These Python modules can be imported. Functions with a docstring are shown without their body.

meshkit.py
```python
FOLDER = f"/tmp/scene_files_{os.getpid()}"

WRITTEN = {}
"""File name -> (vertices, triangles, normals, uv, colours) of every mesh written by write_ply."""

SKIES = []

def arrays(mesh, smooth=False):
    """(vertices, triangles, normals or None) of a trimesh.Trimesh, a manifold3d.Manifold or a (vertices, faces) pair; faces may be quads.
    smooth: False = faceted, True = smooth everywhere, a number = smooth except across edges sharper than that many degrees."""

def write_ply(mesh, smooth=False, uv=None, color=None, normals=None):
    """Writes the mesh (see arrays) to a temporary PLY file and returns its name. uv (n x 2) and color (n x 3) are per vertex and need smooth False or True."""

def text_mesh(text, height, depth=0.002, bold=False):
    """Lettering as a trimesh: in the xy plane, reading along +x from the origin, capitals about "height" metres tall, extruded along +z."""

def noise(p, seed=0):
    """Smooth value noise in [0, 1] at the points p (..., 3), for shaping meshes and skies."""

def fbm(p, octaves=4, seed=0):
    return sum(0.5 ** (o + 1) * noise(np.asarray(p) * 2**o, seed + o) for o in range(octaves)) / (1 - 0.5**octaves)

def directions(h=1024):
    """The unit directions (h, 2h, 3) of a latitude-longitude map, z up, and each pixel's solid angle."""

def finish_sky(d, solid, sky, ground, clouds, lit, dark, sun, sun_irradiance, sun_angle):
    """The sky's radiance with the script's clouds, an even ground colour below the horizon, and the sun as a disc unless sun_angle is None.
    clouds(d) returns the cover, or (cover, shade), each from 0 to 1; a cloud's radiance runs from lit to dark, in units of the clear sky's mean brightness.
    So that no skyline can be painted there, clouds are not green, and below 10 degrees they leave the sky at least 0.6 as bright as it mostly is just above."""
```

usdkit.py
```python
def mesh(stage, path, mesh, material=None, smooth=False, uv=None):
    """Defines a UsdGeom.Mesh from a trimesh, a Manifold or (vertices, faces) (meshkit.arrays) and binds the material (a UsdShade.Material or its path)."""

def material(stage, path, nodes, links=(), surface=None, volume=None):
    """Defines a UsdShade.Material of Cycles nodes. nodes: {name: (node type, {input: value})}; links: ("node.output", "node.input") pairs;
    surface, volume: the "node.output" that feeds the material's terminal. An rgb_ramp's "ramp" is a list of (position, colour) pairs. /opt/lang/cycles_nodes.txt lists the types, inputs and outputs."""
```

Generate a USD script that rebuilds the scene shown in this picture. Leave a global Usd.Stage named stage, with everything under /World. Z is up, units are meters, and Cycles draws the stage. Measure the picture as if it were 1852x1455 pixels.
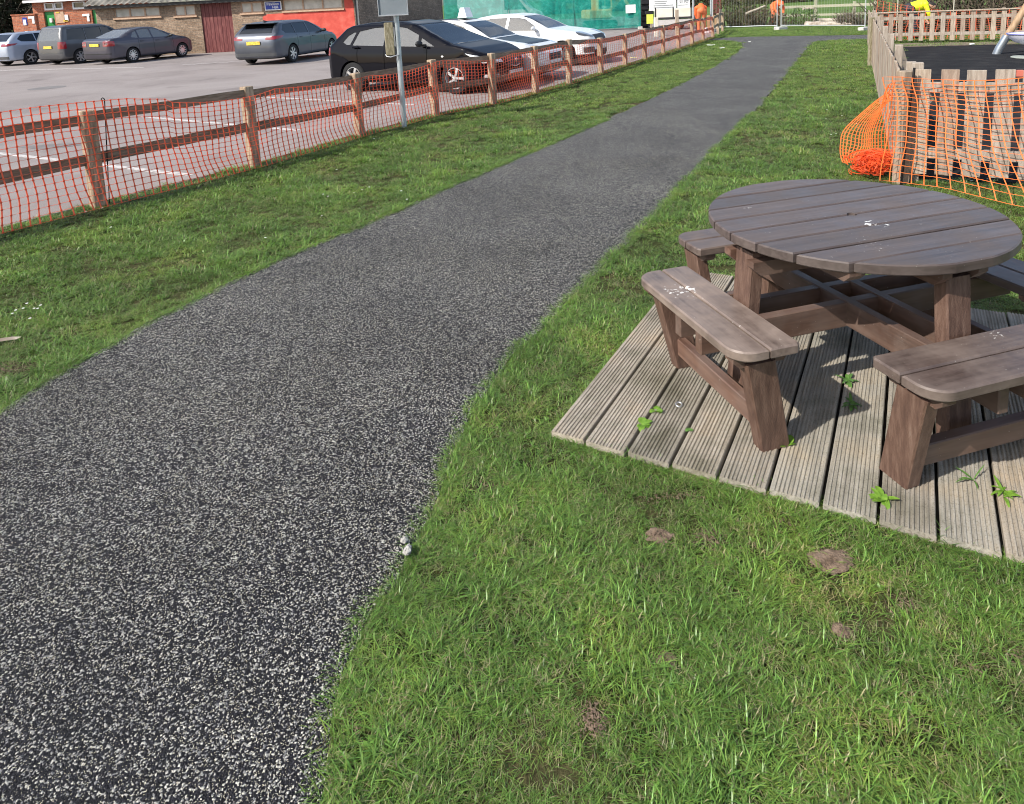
import math, numpy as np, trimesh, shapely, usdkit, meshkit
import manifold3d as m3
from shapely.geometry import Polygon, LineString, Point
from pxr import Usd, UsdGeom, UsdLux, UsdShade, Gf, Sdf, Vt

stage = Usd.Stage.CreateInMemory()
UsdGeom.SetStageUpAxis(stage, 'Z'); UsdGeom.SetStageMetersPerUnit(stage, 1.0)
UsdGeom.Xform.Define(stage, '/World'); UsdGeom.Scope.Define(stage, '/World/Looks')

# ---------------------------------------------------------------- camera
F_PX, PY, PITCH, ROLL, EYE = 1267.0, 214.8, 0.1653, -0.0490, 1.725      # a phone held at eye height, tilted down and slightly rolled
cp, sp, cr, sr = math.cos(PITCH), math.sin(PITCH), math.cos(ROLL), math.sin(ROLL)
FWD, DWN, RGT = np.array([0, cp, -sp]), np.array([0, -sp, -cp]), np.array([1., 0, 0])
c_right, c_up, c_back = cr * RGT - sr * DWN, -(sr * RGT + cr * DWN), -FWD
cam = UsdGeom.Camera.Define(stage, '/World/camera')
M = np.eye(4); M[0, :3], M[1, :3], M[2, :3], M[3, :3] = c_right, c_up, c_back, (0, 0, EYE)
cam.AddTransformOp().Set(Gf.Matrix4d(*M.ravel().tolist()))
cam.CreateHorizontalApertureAttr(36.0)
cam.CreateVerticalApertureAttr(36.0 * 804 / 1024)
cam.CreateFocalLengthAttr(F_PX / 1852 * 36.0)
cam.CreateVerticalApertureOffsetAttr(-(727.5 - PY) / 1852 * 36.0)
cam.CreateClippingRangeAttr(Gf.Vec2f(0.05, 2000.0))
cam.CreateFStopAttr(0.0)
EXPOSURE = 0.6
cam.CreateExposureAttr(EXPOSURE)

# ---------------------------------------------------------------- sky and sun
SUN = np.array([-0.83, -0.55, 0.87]); SUN /= np.linalg.norm(SUN)
dome = UsdLux.DomeLight.Define(stage, '/World/sky')
sky_mat = usdkit.material(stage, '/World/Looks/sky', {
    's': ('sky_texture', {'sky_type': 'single_scattering', 'sun_disc': False, 'sun_elevation': float(math.asin(SUN[2])), 'sun_rotation': float(math.atan2(SUN[0], SUN[1])), 'aerosol_density': 1.9}),
    'tc': ('texture_coordinate', {}), 'mp': ('mapping', {'scale': (1, 1, 2.6)}),
    'n': ('noise_texture', {'scale': 2.1, 'detail': 7, 'roughness': 0.58}),
    'r': ('rgb_ramp', {'ramp': [(0.5, (0, 0, 0)), (0.74, (.85, .85, .85))]}),
    'c': ('mix_color', {'b': (8.5, 8.8, 9.2), 'use_clamp': False}),
    'b': ('background_shader', {'strength': 0.125})},
    [('tc.generated', 'mp.vector'), ('mp.vector', 'n.vector'), ('n.fac', 'r.fac'), ('r.color', 'c.fac'), ('s.color', 'c.a'), ('c.result', 'b.color')], surface='b.background')
UsdShade.MaterialBindingAPI.Apply(dome.GetPrim()).Bind(sky_mat)
dome.GetPrim().SetCustomDataByKey('kind', 'structure')
sun = UsdLux.DistantLight.Define(stage, '/World/sun')
sun.CreateAngleAttr(0.5); sun.CreateIntensityAttr(1.15); sun.CreateColorAttr(Gf.Vec3f(1, 0.95, 0.87)); sun.CreateNormalizeAttr(True)
zx = np.cross([0, 0, 1.0], SUN); zx /= np.linalg.norm(zx); zy = np.cross(SUN, zx)
M = np.eye(4); M[0, :3], M[1, :3], M[2, :3] = zx, zy, SUN
sun.AddTransformOp().Set(Gf.Matrix4d(*M.ravel().tolist()))

# ---------------------------------------------------------------- helpers
used = {}
def path_for(name, parent=None):
    base = (str(parent.GetPath()) if parent is not None else '/World') + '/' + name
    k = used.get(base, -1) + 1; used[base] = k
    return base if k == 0 else f'{base}_{k:03d}'
def tag(prim, label=None, cat=None, group=None, kind=None):
    for k, v in (('label', label), ('category', cat), ('group', group), ('kind', kind)):
        if v: prim.SetCustomDataByKey(k, v)
    return prim
def thing(name, label, cat, loc=(0, 0, 0), rotz=0.0, group=None, parent=None):
    x = UsdGeom.Xform.Define(stage, path_for(name, parent))
    x.AddTranslateOp().Set(Gf.Vec3d(*map(float, loc)))
    if rotz: x.AddRotateZOp().Set(float(math.degrees(rotz)))
    return tag(x.GetPrim(), label, cat, group)
def sub(name, parent, label=None):
    x = UsdGeom.Xform.Define(stage, path_for(name, parent)).GetPrim()
    if label: tag(x, label)
    return x
def obj(name, mesh, material, parent=None, smooth=False, label=None, cat=None, group=None, kind=None, col=None):
    if isinstance(mesh, list): mesh = trimesh.util.concatenate([tm(x) for x in mesh])
    m = usdkit.mesh(stage, path_for(name, parent), mesh, material, smooth)
    if col is not None:
        UsdGeom.PrimvarsAPI(m).CreatePrimvar('bladecol', Sdf.ValueTypeNames.Color3fArray, 'vertex').Set(Vt.Vec3fArray.FromNumpy(np.asarray(col, np.float32)))
    return tag(m.GetPrim(), label, cat, group, kind)
def tm(m):
    if isinstance(m, trimesh.Trimesh): return m
    v, f, _ = meshkit.arrays(m); return trimesh.Trimesh(v, f, process=False)
def man(mesh):
    return m3.Manifold(m3.Mesh(np.asarray(mesh.vertices, np.float32), np.asarray(mesh.faces, np.uint32)))
def gnd(px, py, z=0.0):
    """where the line of sight through a point of the photograph meets the level z"""
    a, b = (px - 926) / F_PX, (py - PY) / F_PX
    d = FWD + c_right * a - c_up * b
    t = (z - EYE) / d[2]
    return np.array([d[0] * t, d[1] * t, z])
def at(px, py, Y):
    """the same line of sight at the distance Y"""
    a, b = (px - 926) / F_PX, (py - PY) / F_PX
    d = FWD + c_right * a - c_up * b
    t = Y / d[1]
    return np.array([d[0] * t, Y, EYE + d[2] * t])
def box(x0, x1, y0, y1, z0, z1, bevel=0.0):
    if bevel:
        b = min(bevel, (x1 - x0) / 2.2, (y1 - y0) / 2.2, (z1 - z0) / 2.2)
        pts = [(x, y, z) for a in range(3) for x in ((x0, x1) if a == 0 else (x0 + b, x1 - b)) for y in ((y0, y1) if a == 1 else (y0 + b, y1 - b)) for z in ((z0, z1) if a == 2 else (z0 + b, z1 - b))]
        return tm(m3.Manifold.hull_points(np.array(pts, float)))
    m = trimesh.creation.box((x1 - x0, y1 - y0, z1 - z0)); m.apply_translation(((x0 + x1) / 2, (y0 + y1) / 2, (z0 + z1) / 2)); return m
def turn(m, ang, axis=(0, 0, 1), at_=(0, 0, 0)):
    m = m.copy(); m.apply_transform(trimesh.transformations.rotation_matrix(ang, axis, at_)); return m
def move(m, *d):
    m = m.copy(); m.apply_translation(d); return m
def beam(p, q, w, h, up=(0, 0, 1), bevel=0.004):
    """a bar of timber from p to q, w wide and h deep"""
    p, q = np.asarray(p, float), np.asarray(q, float); L = np.linalg.norm(q - p); x = (q - p) / L
    y = np.cross(up, x); y /= np.linalg.norm(y); z = np.cross(x, y)
    m = box(0, L, -w / 2, w / 2, -h / 2, h / 2, bevel)
    T = np.eye(4); T[:3, 0], T[:3, 1], T[:3, 2], T[:3, 3] = x, y, z, p
    m.apply_transform(T); return m
def tube(pts, r, sides=8, cap=True):
    pts = np.asarray(pts, float); n = len(pts); r = np.broadcast_to(r, n)
    t = np.gradient(pts, axis=0); t /= np.linalg.norm(t, axis=1)[:, None]
    a = np.array([0, 0, 1.0]) if abs(t[0, 2]) < 0.9 else np.array([1.0, 0, 0])
    V = []
    for i in range(n):
        u = np.cross(t[i], a); u /= np.linalg.norm(u); w = np.cross(u, t[i]); a = w
        th = np.linspace(0, 2 * np.pi, sides, endpoint=False)
        V.append(pts[i] + r[i] * (np.cos(th)[:, None] * u + np.sin(th)[:, None] * w))
    V = np.vstack(V); Fc = []
    for i in range(n - 1):
        for k in range(sides):
            k2 = (k + 1) % sides; A, B, C, D = i * sides + k, i * sides + k2, (i + 1) * sides + k2, (i + 1) * sides + k
            Fc += [(A, C, B), (A, D, C)]
    if cap:
        V = np.vstack([V, pts[0], pts[-1]]); c0, c1 = len(V) - 2, len(V) - 1
        for k in range(sides):
            k2 = (k + 1) % sides; Fc += [(c0, k, k2), (c1, (n - 1) * sides + k2, (n - 1) * sides + k)]
    return trimesh.Trimesh(V, np.array(Fc), process=False)
def ribbon(P, a, wa, wb):
    """square-section strands: P (m, n, 3) polylines, a the width direction, wa and wb the half widths"""
    P = np.asarray(P, float); m, n, _ = P.shape; a = np.asarray(a, float); a = a / np.linalg.norm(a)
    t = np.gradient(P, axis=1); t /= np.linalg.norm(t, axis=2)[..., None] + 1e-12
    b = np.cross(t, np.broadcast_to(a, t.shape)); b /= np.linalg.norm(b, axis=2)[..., None] + 1e-12
    aa = np.cross(b, t)
    V = np.stack([P + aa * wa + b * wb, P - aa * wa + b * wb, P - aa * wa - b * wb, P + aa * wa - b * wb], 2)
    idx = np.arange(m * n * 4).reshape(m, n, 4)
    Fs = []
    for k in range(4):
        A, B, C, D = idx[:, :-1, k], idx[:, :-1, (k + 1) % 4], idx[:, 1:, (k + 1) % 4], idx[:, 1:, k]
        Fs += [np.stack([A, B, C], -1).reshape(-1, 3), np.stack([A, C, D], -1).reshape(-1, 3)]
    for e, s in ((0, 1), (n - 1, -1)):
        q = idx[:, e]; Fs += [q[:, [0, 1, 2]][:, ::s], q[:, [0, 2, 3]][:, ::s]]
    return trimesh.Trimesh(V.reshape(-1, 3), np.vstack(Fs), process=False)
def sheet(poly, z, skirt=0.0):
    """a level sheet over a shapely polygon; with a skirt it is a slab"""
    if skirt:
        m = trimesh.creation.extrude_polygon(poly, skirt, engine='earcut'); m.apply_translation((0, 0, z - skirt)); return m
    v, f = trimesh.creation.triangulate_polygon(poly, engine='earcut')
    v, f = np.asarray(v), np.asarray(f); a = v[f]; flip = np.cross(a[:, 1] - a[:, 0], a[:, 2] - a[:, 0]) < 0; f[flip] = f[flip][:, ::-1]
    return trimesh.Trimesh(np.c_[v, np.full(len(v), z)], f, process=False)
def prism(pts, y0, y1):
    """a polygon in the x-z plane pushed along y"""
    m = trimesh.creation.extrude_polygon(Polygon(pts).buffer(0), y1 - y0, engine='earcut')
    m.apply_transform(np.array([[1, 0, 0, 0], [0, 0, -1, y1], [0, 1, 0, 0], [0, 0, 0, 1.0]])); return m

# ---------------------------------------------------------------- materials
def mat(name, nodes, links, surface='p.BSDF'):
    return usdkit.material(stage, '/World/Looks/' + name, nodes, links, surface=surface)
def plain(name, ramp, rough=0.6, scale=3.0, bump=0.0, bscale=60.0, metallic=0.0, coat=0.0, rot=0.0, stretch=(1, 1, 1), spec=0.5, detail=5, extra=None, object_space=False, distortion=0.0):
    """a surface whose colour wanders through ramp with a noise (stretched along a grain turned by rot) and with fine relief"""
    src = ('texture_coordinate', {}) if object_space else ('geometry', {})
    nodes = {'g': src, 'vr': ('vector_rotate', {'rotate_type': 'z_axis', 'angle': -rot}), 'vm': ('vector_math', {'math_type': 'multiply', 'vector2': stretch}),
             'n': ('noise_texture', {'scale': scale, 'detail': detail, 'roughness': 0.6, 'distortion': distortion}), 'r': ('rgb_ramp', {'ramp': ramp}),
             'p': ('principled_bsdf', {'roughness': rough, 'metallic': metallic, 'coat_weight': coat, 'coat_roughness': 0.04, 'specular_ior_level': spec})}
    links = [('g.object' if object_space else 'g.position', 'vr.vector'), ('vr.vector', 'vm.vector1'), ('vm.vector', 'n.vector'), ('n.fac', 'r.fac'), ('r.color', 'p.base_color')]
    if bump:
        nodes['bn'] = ('noise_texture', {'scale': bscale, 'detail': 4, 'roughness': 0.6}); nodes['b'] = ('bump', {'strength': bump, 'distance': 0.01})
        links += [('vm.vector', 'bn.vector'), ('bn.fac', 'b.height'), ('b.normal', 'p.normal')]
    return mat(name, nodes, links)
def flat(name, c, rough=0.5, metallic=0.0, coat=0.0, spec=0.5):
    d = [tuple(x * k for x in c) for k in (0.88, 1.0, 1.08)]
    return plain(name, [(0.3, d[0]), (0.5, d[1]), (0.7, d[2])], rough, 9.0, 0.0, metallic=metallic, coat=coat, spec=spec)
# ================================================================ the ground
rng = np.random.default_rng(11)
FENCE = [(-4.03, 6.57), (-3.03, 8.01), (-2.15, 9.70), (-1.24, 11.25), (-0.32, 12.2), (0.48, 13.44), (1.24, 14.67), (2.14, 16.4), (2.97, 17.97), (3.75, 19.35), (4.59, 20.85), (5.45, 22.5), (6.3, 24.1), (7.15, 25.8), (8.0, 27.5), (8.75, 29.3), (9.45, 31.0)]
FENCE = [(-6.6, 3.2), (-5.05, 5.1)] + FENCE
PL = [(-2.75, -2), (-2.55, 1.5), (-2.45, 3.03), (-2.33, 3.45), (-2.15, 3.95), (-1.95, 4.44), (-1.66, 4.95), (-1.11, 5.82), (-0.46, 6.94), (0.49, 8.52), (1.39, 10.02), (2.76, 12.5), (4.79, 16.4), (6.42, 19.8), (7.75, 23.0), (7.9, 24.2), (7.7, 25.2), (7.2, 25.9)]
PR = [(-0.75, -2), (-0.55, 0.2), (-0.50, 1.29), (-0.52, 1.45), (-0.51, 1.6), (-0.48, 1.85), (-0.40, 2.04), (-0.31, 2.45), (-0.18, 2.97), (0.01, 3.37), (0.32, 3.94), (0.65, 4.54), (1.23, 5.63), (2.22, 7.6), (3.19, 9.38), (4.63, 12.2), (6.88, 16.75), (9.6, 22.2), (10.2, 23.2), (12.2, 22.0)]
CROSS = [(13.4, 24.0), (10.2, 26.0), (8.3, 27.0)]
def wavy(pts, amp, step, seed):
    pts = [tuple(p) for p in pts]
    for _ in range(2): pts = [pts[0]] + [tuple(np.array(a) * w + np.array(b) * (1 - w)) for a, b in zip(pts[:-1], pts[1:]) for w in (.75, .25)] + [pts[-1]]
    ls = LineString(pts); s = np.arange(0, ls.length, step); P = np.array([ls.interpolate(d).coords[0] for d in s] + [pts[-1]])
    q = np.c_[P * 3.1, np.zeros(len(P))]; q2 = np.c_[P * 11, np.zeros(len(P))]
    return P + np.stack([meshkit.noise(q, seed) - .5 + .6 * (meshkit.noise(q2, seed + 5) - .5), meshkit.noise(q, seed + 1) - .5 + .6 * (meshkit.noise(q2, seed + 6) - .5)], 1) * amp
path_poly = Polygon(np.vstack([wavy(PL, .05, .05, 1), wavy([PL[-1]] + CROSS[::-1], .05, .3, 2)[1:], wavy([CROSS[0]] + PR[::-1], .05, .04, 3)])).buffer(0)
car_edge = LineString(FENCE).parallel_offset(0.10, 'left')
car_park_poly = Polygon([tuple(c) for c in wavy(list(car_edge.coords), .05, .2, 8)] + [(9.9, 33), (11, 62), (-75, 62), (-75, -6), (-14, -6)]).buffer(0)
DECK_A, DECK_ANG = np.array([0.097, 2.595]), math.radians(60.0)
d_along, d_across = np.array([math.cos(DECK_ANG), math.sin(DECK_ANG)]), np.array([math.sin(DECK_ANG), -math.cos(DECK_ANG)])
deck_poly = Polygon([DECK_A, DECK_A + d_along * 1.88, DECK_A + d_along * 1.94 + d_across * 1.9, DECK_A + d_along * .063 + d_across * 1.9])
PF0, PF_ANG = np.array([3.44, 6.08]), math.radians(63.8)                  # playground corner and the run of its long fence
pf_l, pf_n = np.array([math.cos(PF_ANG), math.sin(PF_ANG)]), np.array([math.sin(PF_ANG), -math.cos(PF_ANG)])
PF_LEN = 16.3
far0 = PF0 + pf_l * PF_LEN
play_poly = Polygon([PF0 + pf_l * 5.0 + pf_n * .66, PF0 + pf_l * 10.0 + pf_n * .62, PF0 + pf_l * 14.9 + pf_n * .80, PF0 + pf_l * 15.3 + pf_n * 3, PF0 + pf_l * 15.3 + pf_n * 9, PF0 + pf_n * 9 + pf_l * .15, PF0 + pf_n * .10 + pf_l * .12, PF0 + pf_n * .10 + pf_l * 2.5])

# lawn soil and thatch; the blades stand on it
gx = np.concatenate([np.linspace(-260, -16, 24), np.linspace(-14, 24, 96), np.linspace(27, 260, 24)])
gy = np.concatenate([np.linspace(-60, -3, 10), np.linspace(-1.5, 30, 96), np.linspace(33, 420, 40)])
X, Y = np.meshgrid(gx, gy)
Z = -0.036 + 0.016 * (meshkit.fbm(np.stack([X * 1.3, Y * 1.3, 0 * X], -1), 3, 4) - .5)
Z[(Y > 30)] = -0.036
flat_zone = shapely.contains_xy(deck_poly.buffer(.3), X, Y) | shapely.contains_xy(path_poly.buffer(.4), X, Y) | shapely.contains_xy(car_park_poly.buffer(.5), X, Y) | shapely.contains_xy(play_poly.buffer(.5), X, Y)
Z[flat_zone] = -0.04
Z = np.where(Y > 60, Z + np.clip(Y - 60, 0, None) * 0.004, Z)
I = np.arange(X.size).reshape(X.shape)
Q = np.stack([I[:-1, :-1], I[:-1, 1:], I[1:, 1:], I[1:, :-1]], -1).reshape(-1, 4)
M_soil = mat('lawn_soil', {'g': ('geometry', {}), 'n': ('noise_texture', {'scale': 1.3, 'detail': 8, 'roughness': .62}), 'n2': ('noise_texture', {'scale': 55, 'detail': 5, 'roughness': .7}),
    'n3': ('noise_texture', {'scale': 0.22, 'detail': 5, 'roughness': .6}), 'r3': ('rgb_ramp', {'ramp': [(.35, (.085, .15, .036)), (.65, (.135, .205, .058))]}),
    'r': ('rgb_ramp', {'ramp': [(.3, (.035, .048, .014)), (.5, (.055, .06, .022)), (.7, (.10, .078, .042))]}), 'sx': ('separate_xyz', {}), 'mr': ('map_range', {'from_min': 14, 'from_max': 27, 'clamp': True}),
    'r2': ('rgb_ramp', {'ramp': [(.3, (.35, .35, .35)), (.7, (1.25, 1.25, 1.25))]}), 'far': ('mix_color', {}), 'm': ('mix_color', {'blend_type': 'multiply', 'fac': 1.0}), 'b': ('bump', {'strength': .7, 'distance': .015}), 'p': ('principled_bsdf', {'roughness': .95, 'specular_ior_level': .1})},
    [('g.position', 'n.vector'), ('g.position', 'n2.vector'), ('g.position', 'n3.vector'), ('n3.fac', 'r3.fac'), ('g.position', 'sx.vector'), ('sx.y', 'mr.value'), ('n.fac', 'r.fac'), ('n2.fac', 'r2.fac'), ('r.color', 'far.a'), ('r3.color', 'far.b'), ('mr.result', 'far.fac'),
     ('far.result', 'm.a'), ('r2.color', 'm.b'), ('m.result', 'p.base_color'), ('n2.fac', 'b.height'), ('b.normal', 'p.normal')])
obj('ground', (np.c_[X.ravel(), Y.ravel(), Z.ravel()], Q), M_soil, smooth=True, kind='structure', label='lawn and field of short green grass with bare soil patches')

# car park tarmac
M_tarmac = mat('tarmac', {'g': ('geometry', {}), 'n': ('noise_texture', {'scale': .35, 'detail': 6, 'roughness': .65, 'distortion': .8}), 'n2': ('noise_texture', {'scale': 140, 'detail': 3, 'roughness': .8}),
    'r': ('rgb_ramp', {'ramp': [(.3, (.195, .168, .160)), (.5, (.25, .22, .21)), (.72, (.29, .26, .248))]}), 'r2': ('rgb_ramp', {'ramp': [(.35, (.62, .62, .62)), (.65, (1.2, 1.2, 1.2))]}),
    'm': ('mix_color', {'blend_type': 'multiply', 'fac': 1.0}), 'n4': ('noise_texture', {'scale': .55, 'detail': 5, 'roughness': .55, 'distortion': .3}), 'r4': ('rgb_ramp', {'ramp': [(.30, (.74, .73, .73)), (.37, (1, 1, 1)), (.62, (1, 1, 1)), (.70, (.80, .79, .79))]}), 'm4': ('mix_color', {'blend_type': 'multiply', 'fac': 1.0}), 'b': ('bump', {'strength': .5, 'distance': .006}), 'p': ('principled_bsdf', {'roughness': .85, 'specular_ior_level': .3})},
    [('g.position', 'n.vector'), ('g.position', 'n2.vector'), ('n.fac', 'r.fac'), ('n2.fac', 'r2.fac'), ('r.color', 'm.a'), ('r2.color', 'm.b'), ('g.position', 'n4.vector'), ('n4.fac', 'r4.fac'), ('m.result', 'm4.a'), ('r4.color', 'm4.b'), ('m4.result', 'p.base_color'), ('n2.fac', 'b.height'), ('b.normal', 'p.normal')])
obj('car_park', sheet(car_park_poly, -0.022, 0.05), M_tarmac, kind='structure', label='pale worn tarmac car park behind the rail fence')
M_line = plain('road_paint', [(.36, (.24, .22, .21)), (.48, (.42, .40, .385)), (.7, (.52, .5, .48))], .7, 14)
fd = np.array([0.55, 0.835]); fn = np.array([-0.835, 0.55])
for k, c in enumerate([(-4.6, 8.22), (-3.2, 10.35), (-1.75, 12.5), (-.3, 14.6), (1.15, 16.8), (2.5, 19.1)]):
    a = np.array(c) + (0 if k else fn * -.9); b = np.array(c) + fn * 4.3
    if k == 0: a, b = gnd(345, 314)[:2], gnd(-330, 238)[:2]
    obj('parking_line', sheet(LineString([a, b]).buffer(.045, cap_style=2), -0.018, .003), M_line, kind='structure', label='worn white bay line on the car park tarmac')
for k, (u, v) in enumerate([((-60, 128), (260, 121)), ((330, 117), (470, 108))]):
    obj('parking_line', sheet(LineString([gnd(*u)[:2], gnd(*v)[:2]]).buffer(.05, cap_style=2), -0.018, .003), M_line, kind='structure', label='worn white bay line on the car park tarmac')
M_patch = plain('tarmac_patch', [(.3, (.11, .1, .098)), (.6, (.16, .15, .145))], .8, 4, .3, 120)
blob = Polygon([(gnd(100, 262) + [.5 * math.cos(t) * (1 + .3 * math.sin(3 * t)), .16 * math.sin(t), 0])[:2] for t in np.linspace(0, 6.28, 40)])
obj('tarmac_patch', sheet(blob, -.0185, .003), M_patch, kind='structure')
blob = Polygon([(gnd(85, 158) + [.45 * math.cos(t), .5 * math.sin(t), 0])[:2] for t in np.linspace(0, 6.28, 30)])
obj('tarmac_patch', sheet(blob, -.0185, .003), M_patch, kind='structure')

# the rubber crumb path: bound black and cream shreds
M_path = mat('crumb_path', {'g': ('geometry', {}), 'nd': ('noise_texture', {'scale': 160, 'detail': 2}), 'vm': ('vector_math', {'math_type': 'multiply', 'vector2': (.005, .005, .005)}), 'va': ('vector_math', {'math_type': 'add'}),
    'v': ('voronoi_texture', {'scale': 215, 'randomness': 1.0}), 'v2': ('voronoi_texture', {'scale': 210, 'randomness': 1.0}), 's': ('separate_color', {}), 's2': ('separate_color', {}), 'r': ('rgb_ramp', {'interpolate': False, 'ramp': [(0, (.008, .008, .011)), (.62, (.020, .020, .027)), (.78, (.21, .21, .205)), (.89, (.46, .45, .40))]}),
    'n': ('noise_texture', {'scale': .9, 'detail': 6, 'roughness': .65}), 'rn': ('rgb_ramp', {'ramp': [(.33, (.72, .72, .74)), (.66, (1.2, 1.2, 1.2))]}), 'm': ('mix_color', {'blend_type': 'multiply', 'fac': 1.0, 'use_clamp': False}),
    'b': ('bump', {'strength': 1.0, 'distance': .006, 'invert': True}), 'p': ('principled_bsdf', {'roughness': .82, 'specular_ior_level': .35})},
    [('g.position', 'nd.vector'), ('nd.color', 'vm.vector1'), ('g.position', 'va.vector1'), ('vm.vector', 'va.vector2'), ('va.vector', 'v.vector'), ('v.color', 's.color'), ('s.r', 'r.fac'), ('g.position', 'n.vector'), ('n.fac', 'rn.fac'),
     ('r.color', 'm.a'), ('rn.color', 'm.b'), ('m.result', 'p.base_color'), ('v.distance', 'b.height'), ('b.normal', 'p.normal')])
obj('path', sheet(path_poly, -0.023, 0.03), M_path, kind='structure', label='black and cream rubber crumb path curving through the lawn')

# ---------------------------------------------------------------- blades of grass and crumbs: small pieces nobody could count
def instancer(name, protos, pts, yaw, scale, which, label, tilt=None):
    pi = UsdGeom.PointInstancer.Define(stage, '/World/' + name)
    sc = UsdGeom.Xform.Define(stage, f'/World/{name}/pieces')
    rel = pi.CreatePrototypesRel()
    for k, (mesh, material, col) in enumerate(protos):
        m = usdkit.mesh(stage, f'/World/{name}/pieces/piece_{k:03d}', mesh, material, False)
        if col is not None: UsdGeom.PrimvarsAPI(m).CreatePrimvar('bladecol', Sdf.ValueTypeNames.Color3fArray, 'vertex').Set(Vt.Vec3fArray.FromNumpy(np.asarray(col, np.float32)))
        rel.AddTarget(m.GetPath())
    pi.CreateProtoIndicesAttr(Vt.IntArray.FromNumpy(which.astype(np.int32)))
    pi.CreatePositionsAttr(Vt.Vec3fArray.FromNumpy(pts.astype(np.float32)))
    q = np.zeros((len(pts), 4)); q[:, 0], q[:, 3] = np.cos(yaw / 2), np.sin(yaw / 2)
    if tilt is not None:
        ct, st = np.cos(tilt / 2), np.sin(tilt / 2); q = np.stack([q[:, 0] * ct, q[:, 0] * st, q[:, 3] * st, q[:, 3] * ct], 1)
    pi.CreateOrientationsAttr(Vt.QuathArray([Gf.Quath(*map(float, r)) for r in q]))
    pi.CreateScalesAttr(Vt.Vec3fArray.FromNumpy(scale.astype(np.float32)))
    return tag(pi.GetPrim(), label, None, None, 'stuff')

def tuft(seed, n, rad, hmin, hmax, w, dry, lean=1.0, broad=False):
    r = np.random.default_rng(seed); V, Fc, C = [], [], []
    for k in range(n):
        a, d = r.uniform(0, 6.283), rad * math.sqrt(r.uniform()); x, y = d * math.cos(a), d * math.sin(a)
        h = r.uniform(hmin, hmax); az = r.uniform(0, 6.283); ln = lean * r.uniform(.25, 1.25); ww = w * r.uniform(.7, 1.35)
        dx, dy = math.cos(az), math.sin(az); tw = r.uniform(-.6, .6); wx, wy = -math.sin(az + tw), math.cos(az + tw)
        is_dry = r.uniform() < dry
        g = r.uniform(.22, 1.85); base = np.array([.122, .226, .043]) * g + np.array([.046, .016, .004]) * r.uniform(-.5, 1.2)
        if is_dry: base = np.array([.38, .35, .19]) * r.uniform(.6, 1.2)
        if broad: base = np.array([.11, .22, .035]) * r.uniform(.7, 1.3)
        i0 = len(V); ts = (0, .4, .75, 1.0)
        for t in ts:
            out = ln * h * t ** 1.7 * .9; up = h * max(t - .28 * ln * t * t, .22 * t)
            hw = ww * ((1 - t) ** .6 * .9 + .1) if not broad else ww * max(.12, math.sin(3.1 * (t * .85 + .12)))
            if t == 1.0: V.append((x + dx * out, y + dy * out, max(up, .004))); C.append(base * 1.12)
            else:
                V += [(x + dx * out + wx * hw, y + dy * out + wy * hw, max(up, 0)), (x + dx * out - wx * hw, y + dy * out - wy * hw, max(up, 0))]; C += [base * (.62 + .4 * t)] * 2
        Fc += [(i0, i0 + 1, i0 + 3), (i0, i0 + 3, i0 + 2), (i0 + 2, i0 + 3, i0 + 5), (i0 + 2, i0 + 5, i0 + 4), (i0 + 4, i0 + 5, i0 + 6)]
    return trimesh.Trimesh(np.array(V), np.array(Fc), process=False), np.array(C)
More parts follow.
